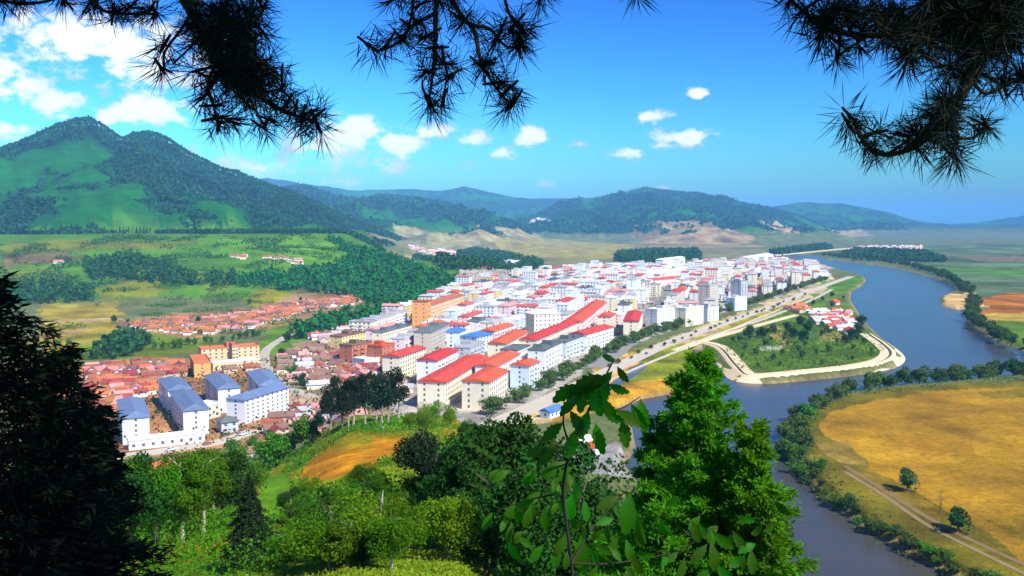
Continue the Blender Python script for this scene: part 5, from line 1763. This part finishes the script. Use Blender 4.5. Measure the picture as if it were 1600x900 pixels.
bc = [([(700, -60, 3.6), (682, 0, 3.6), (680, 60, 3.6), (678, 100, 3.6), (670, 160, 3.6)], .014, .005), ([(690, -30, 3.6), (718, 20, 3.6), (742, 50, 3.6), (750, 90, 3.6), (770, 130, 3.6), (798, 164, 3.6)], .012, .005),
      ([(682, 20, 3.6), (645, 40, 3.6), (620, 68, 3.6), (590, 80, 3.6)], .009, .004), ([(735, 40, 3.6), (765, 45, 3.6), (790, 72, 3.6), (815, 74, 3.6)], .009, .004), ([(780, -40, 3.6), (795, 20, 3.6), (815, 50, 3.6)], .009, .004),
      ([(690, 70, 3.6), (695, 100, 3.6), (698, 120, 3.6), (690, 164, 3.6)], .007, .004), ([(640, -40, 3.6), (645, 10, 3.6), (632, 64, 3.6)], .008, .004), ([(860, -60, 3.6), (850, -10, 3.6)], .008, .005), ([(995, -60, 3.6), (994, -15, 3.6)], .006, .004)]
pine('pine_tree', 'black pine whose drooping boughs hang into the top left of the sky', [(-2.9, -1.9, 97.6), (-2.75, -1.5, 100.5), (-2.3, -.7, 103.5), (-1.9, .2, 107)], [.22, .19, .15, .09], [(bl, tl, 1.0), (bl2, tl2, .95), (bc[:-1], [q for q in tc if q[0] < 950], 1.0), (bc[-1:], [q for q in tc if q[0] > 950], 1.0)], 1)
D2 = 3.4
tr_ = [(x, y, D2) for x, y in [(1230, 8), (1250, 20), (1268, 34), (1290, 48), (1282, 62), (1308, 98), (1316, 72), (1345, 44), (1378, 62), (1415, 102), (1422, 92), (1455, 92), (1462, 70), (1332, 204), (1336, 190), (1366, 240), (1360, 232), (1392, 238), (1380, 205), (1420, 200),
                             (1436, 236), (1432, 218), (1448, 180), (1466, 172), (1490, 246), (1486, 232), (1498, 252), (1530, 205), (1545, 200), (1538, 195), (1566, 122), (1590, 112), (1560, 130), (1595, 122), (1475, 195), (1405, 208), (1345, 80), (1480, 160)]]
tr_ += spread([(1480, 5), (1520, 20), (1560, 15), (1590, 40), (1545, 45), (1500, 50), (1440, 20), (1590, 5), (1570, 60), (1520, 70)], 11, 20, 15, D2 + .1, 3)
tr_ += spread([(1290, 20), (1330, 25), (1370, 30), (1410, 40), (1440, 60)], 5, 18, 12, D2, 4)
tr_ += spread([(1500, 120), (1480, 160), (1455, 200)], 5, 12, 10, D2, 5)
br_ = [([(1680, -60, D2), (1600, -10, D2), (1545, 60, D2), (1510, 130, D2), (1490, 170, D2), (1462, 205, D2)], .040, .014), ([(1490, 172, D2), (1440, 222, D2), (1400, 240, D2), (1366, 238, D2), (1345, 215, D2), (1334, 190, D2)], .013, .005),
       ([(1488, 172, D2), (1494, 210, D2), (1490, 246, D2)], .012, .006), ([(1493, 215, D2), (1520, 215, D2), (1545, 195, D2)], .008, .004), ([(1620, 118, D2), (1580, 128, D2), (1540, 146, D2), (1516, 120, D2)], .010, .006),
       ([(1640, -80, D2), (1540, -20, D2), (1450, 40, D2), (1380, 55, D2), (1300, 48, D2), (1262, 25, D2), (1228, -10, D2)], .022, .005), ([(1310, 48, D2), (1312, 70, D2), (1308, 96, D2)], .007, .004), ([(1440, 45, D2), (1425, 75, D2), (1416, 100, D2)], .008, .004)]
pine('pine_tree', 'black pine whose dense boughs fill the top right corner', [(5.6, .6, 96.5), (5.5, .8, 100), (5.2, 1.2, 103), (4.8, 1.6, 107)], [.26, .22, .17, .1], [(br_, tr_, 1.05)], 2)

# unseen crowns added over the two pines to shade boughs, conifers and oak top
rs = np.random.RandomState(55)
ts = np.array(tosun)
holes = [cp(900, 800, 4.3), cp(985, 800, 4.3), cp(930, 860, 4.3), cp(1110, 850, 4.3)]  # gaps shaped into the added crowns along the sun's direction, lighting lower oak leaves
pines = [o for o in COL.objects if o.parent is None and o.get('label', '').startswith('black pine whose')]
for o, (x0, x1, y0, y1), n in zip(pines, [(-9, .6, -4, 12.5), (.6, 6.5, -4, 6.0)], (16000, 9000)):
    P = np.stack([rs.uniform(x0, x1, n), rs.uniform(y0, y1, n), rs.uniform(102.4, 107, n)], 1)
    ok = P[:, 2] > HCAM + .30 * np.maximum(P[:, 1], 0) + .75
    for h_ in holes:
        v = P - np.array(h_)
        dist = np.linalg.norm(v - (v @ ts)[:, None] * ts[None], axis=1)
        ok &= dist > .52
    P = P[ok]
    m = quadmesh('crown', leaf_quads(P, unit(rs.normal(size=(len(P), 3)) + np.array((0, 0, 1.2))), .36, rs, .45))
    m.transform(Matrix.Translation(-o.location))
    link('crown', m, m_needle, o)

# ---- oak sapling in front
m_oak = mat_leaf('oak_leaf', (0.026, 0.105, 0.002), .40, .35, 14.0, .35, tcol=(0.10, 0.40, 0.004), hue=.05, rough=.5, spec=.12)
LEAVES = []
for s in range(4):
    r = random.Random(40 + s)
    n = 13
    mid, lft, rgt = [], [], []
    curl = [.35, .18, .5, .28][s]
    for k in range(n):
        t = k / (n - 1)
        w = .205 * (math.sin(math.pi * t ** 1.25) ** .8) * (1 + .16 * (1 if k % 2 else -1) * (0 < k < n - 1)) + .006
        z = -curl * (t - .25) ** 2
        mid.append((0, t, z))
        lft.append((-w, t + .035 * (k % 2), z + w * .30))
        rgt.append((w, t + .035 * (k % 2), z + w * .26))
    V = mid + lft + rgt
    Fq = []
    for k in range(n - 1):
        Fq.append((k, k + 1, n + k + 1, n + k))
        Fq.append((k + 1, k, 2 * n + k, 2 * n + k + 1))
    m = npmesh('leaf', V, Fq, True)
    m.materials.append(m_oak)
    LEAVES.append(m)
oak_base = cp(900, 1010, 4.2)
oz = gz(oak_base.x, oak_base.y)
oak = link('oak_sapling', None, loc=(oak_base.x, oak_base.y, oz))
prep(oak, 'young oak with big lobed leaves close in front, dark above and sunlit below', 'tree')
ooff = -oak.location
st = [[(900, 1010, 4.2), (893, 880, 4.1), (880, 770, 4.0), (893, 700, 3.8), (920, 640, 3.6), (945, 590, 3.5), (960, 560, 3.5)], [(893, 880, 4.1), (930, 820, 4.3), (985, 760, 4.4)], [(893, 880, 4.1), (960, 880, 4.3), (1060, 860, 4.4), (1120, 820, 4.4)],
      [(893, 700, 3.8), (880, 660, 3.6), (890, 610, 3.5)], [(920, 640, 3.6), (965, 640, 3.6), (1000, 620, 3.7)], [(880, 770, 4.0), (830, 780, 4.2), (770, 800, 4.3)]]
stm = []
for k, L in enumerate(st):
    mb = MB()
    W = smooth_line([tuple(cp(*q)) for q in L], 5)
    mb.tube([tuple(w) for w in W], [(.009 if k == 0 else .006) * (1 - .7 * q / (len(W) - 1)) for q in range(len(W))], 6)
    m = mb.mesh('stem' if k == 0 else 'branch', True)
    m.transform(Matrix.Translation(ooff))
    stm.append(link('stem' if k == 0 else 'branch', m, m_twig, oak))
cp_, sp_ = math.cos(PITCH), math.sin(PITCH)
CR, CU, CB = Vector((1, 0, 0)), Vector((0, sp_, cp_)), Vector((0, -cp_, sp_))


def leaf(px, py, d, length, ang, tilt, roll, seed):
    """base point, length in pixels, direction of the tip (degrees, 0 = right, 90 = up), tilt away from the picture plane"""
    r = random.Random(seed)
    a = math.radians(ang)
    tip = (CR * math.cos(a) + CU * math.sin(a)) * math.cos(tilt) + CB * math.sin(tilt)
    nrm = (CB * math.cos(tilt) - (CR * math.cos(a) + CU * math.sin(a)) * math.sin(tilt))
    nrm = (Matrix.Rotation(roll, 3, tip) @ nrm).normalized()
    s = length / F * d * .88
    M_ = Matrix((tip.cross(nrm), tip, nrm)).transposed()
    o = link('leaf', LEAVES[r.randrange(4)], None, oak, loc=cp(px, py, d) + ooff, rot=M_.to_euler(), scale=s)
    return o


LV = [  # sunlit lower leaves
    (893, 770, 4.2, 48, 265, .2, .2), (912, 782, 4.2, 38, 280, .2, -.3), (908, 836, 4.2, 70, 272, .1, .1), (968, 775, 4.2, 48, 205, .3, .4), (985, 768, 4.2, 76, 262, .15, .1), (994, 800, 4.2, 55, 275, .4, .8), (978, 842, 4.2, 42, 285, .2, -.2),
    (942, 818, 4.2, 36, 235, .2, .2), (888, 830, 4.2, 46, 240, .3, -.2), (876, 850, 4.2, 44, 250, .3, .3), (985, 865, 4.2, 42, 300, .1, .1), (990, 864, 4.2, 36, 355, .4, .3), (1080, 812, 4.3, 44, 290, .1, .1), (1112, 830, 4.3, 50, 320, .2, .2),
    (1110, 846, 4.3, 52, 280, .2, -.3), (1108, 885, 4.3, 46, 235, .1, .2), (1118, 880, 4.3, 52, 310, .1, .2), (1105, 850, 4.3, 44, 225, .3, .2), (1070, 870, 4.3, 44, 250, .3, -.4), (830, 790, 4.3, 40, 250, .3, .2), (700 + 150, 850, 4.3, 40, 230, .2, .4),
    (930, 850, 4.2, 34, 330, .3, .2), (960, 810, 4.2, 36, 190, .4, .4), (1150, 805, 4.4, 34, 340, .3, .2), (1145, 830, 4.4, 40, 300, .3, .1), (800, 815, 4.3, 38, 260, .2, -.2), (770, 800, 4.3, 36, 240, .2, .3),
    # shaded top
    (962, 566, 3.5, 30, 150, .5, .4), (952, 588, 3.5, 78, 196, .5, .5), (958, 580, 3.5, 56, 220, .6, -.4), (964, 572, 3.5, 34, 300, .4, .3), (950, 592, 3.5, 50, 250, .6, .3), (908, 600, 3.5, 62, 205, .5, .5), (912, 594, 3.5, 58, 235, .5, -.2),
    (915, 592, 3.5, 60, 255, .5, .3), (918, 596, 3.5, 64, 290, .5, .1), (905, 620, 3.5, 48, 215, .5, .6), (920, 640, 3.6, 54, 250, .4, .2), (890, 640, 3.6, 50, 300, .4, -.3), (940, 620, 3.6, 50, 300, .5, .4), (940, 640, 3.6, 46, 330, .5, .4),
    (960, 640, 3.6, 56, 330, .5, -.3), (985, 630, 3.6, 50, 300, .5, .5), (1000, 622, 3.6, 60, 275, .4, .2), (975, 650, 3.6, 56, 270, .4, .4), (930, 660, 3.7, 56, 280, .4, .3), (900, 670, 3.7, 54, 250, .5, .3), (880, 660, 3.6, 50, 215, .5, .3),
    (950, 600, 3.5, 40, 335, .6, .3), (870, 690, 3.8, 50, 230, .4, .2), (885, 720, 3.9, 52, 210, .4, .4), (860, 700, 3.8, 46, 190, .4, .2)]
rr = random.Random(9)
for k in range(26):
    LV.append((rr.uniform(780, 900), rr.uniform(720, 880), rr.uniform(3.9, 4.6), rr.uniform(26, 44), rr.uniform(200, 330), rr.uniform(.2, .8), rr.uniform(-.7, .7)))
for k in range(44):
    LV.append((rr.uniform(860, 1230), rr.uniform(775, 905), rr.uniform(4.4, 5.0), rr.uniform(26, 44), rr.uniform(190, 340), rr.uniform(.2, .9), rr.uniform(-.8, .8)))
for k, v_ in enumerate(LV):
    leaf(*v_, k)

# ------------------------------------------------------------------ labels: tell look-alikes apart by how near they stand
from collections import defaultdict
same = defaultdict(list)
for o in list(COL.objects):
    if o.parent is None and o.get('category') and o.get('label'): same[o['label']].append(o)
NEAR = {2: ['nearer of two', 'farther of two'], 3: ['nearest of three', 'middle of three', 'farthest of three']}
TENS = {2: 'twent', 3: 'thirt', 4: 'fort', 5: 'fift', 6: 'sixt', 7: 'sevent', 8: 'eight', 9: 'ninet'}
TEEN = ['thirteenth', 'fourteenth', 'fifteenth', 'sixteenth', 'seventeenth', 'eighteenth', 'nineteenth']


def ordinal(i):
    if i < 12: return ORD[i]
    if i < 19: return TEEN[i - 12]
    t, u = divmod(i + 1, 10)
    return TENS[t] + ('ieth' if u == 0 else 'y-' + ORD[u - 1])


CNT = ['', '', 'two', 'three', 'four', 'five', 'six', 'seven', 'eight', 'nine', 'ten', 'eleven', 'twelve']
for lab, os_ in same.items():
    k = len(os_)
    if k < 2 or k > 99: continue
    os_.sort(key=lambda o: math.hypot(o.location.x, o.location.y))
    for i, o in enumerate(os_):
        ph = NEAR[k][i] if k in NEAR else ('nearest of all' if i == 0 else 'farthest of all' if i == k - 1 else ordinal(i) + ' nearest')
        o['label'] = ' '.join((lab + ', ' + ph).split())
for o in list(COL.objects):
    if o.parent is None and o.get('label') and len(o['label'].split()) > 16:
        o['label'] = o['label'].replace(' with ', ', ').replace('in the crowded', 'in crowded').replace('in the brown village left of the town', 'in brown village').replace('in the strip village below the green plateau', 'in plateau-foot village').replace('on the left outskirts of the town', 'on left town outskirts').replace('squeezed between the peach block and the white compound', 'behind the white compound').replace('below the dark pines on the hill edge', 'below the dark pines').replace('left of the white compound', 'by white compound').replace('in the near rows below the long red-roofed hall', 'before the long hall').replace('in the far rows behind the riverside trees', 'behind riverside trees').replace('in the crowded rows under the wooded spur', 'under the wooded spur')
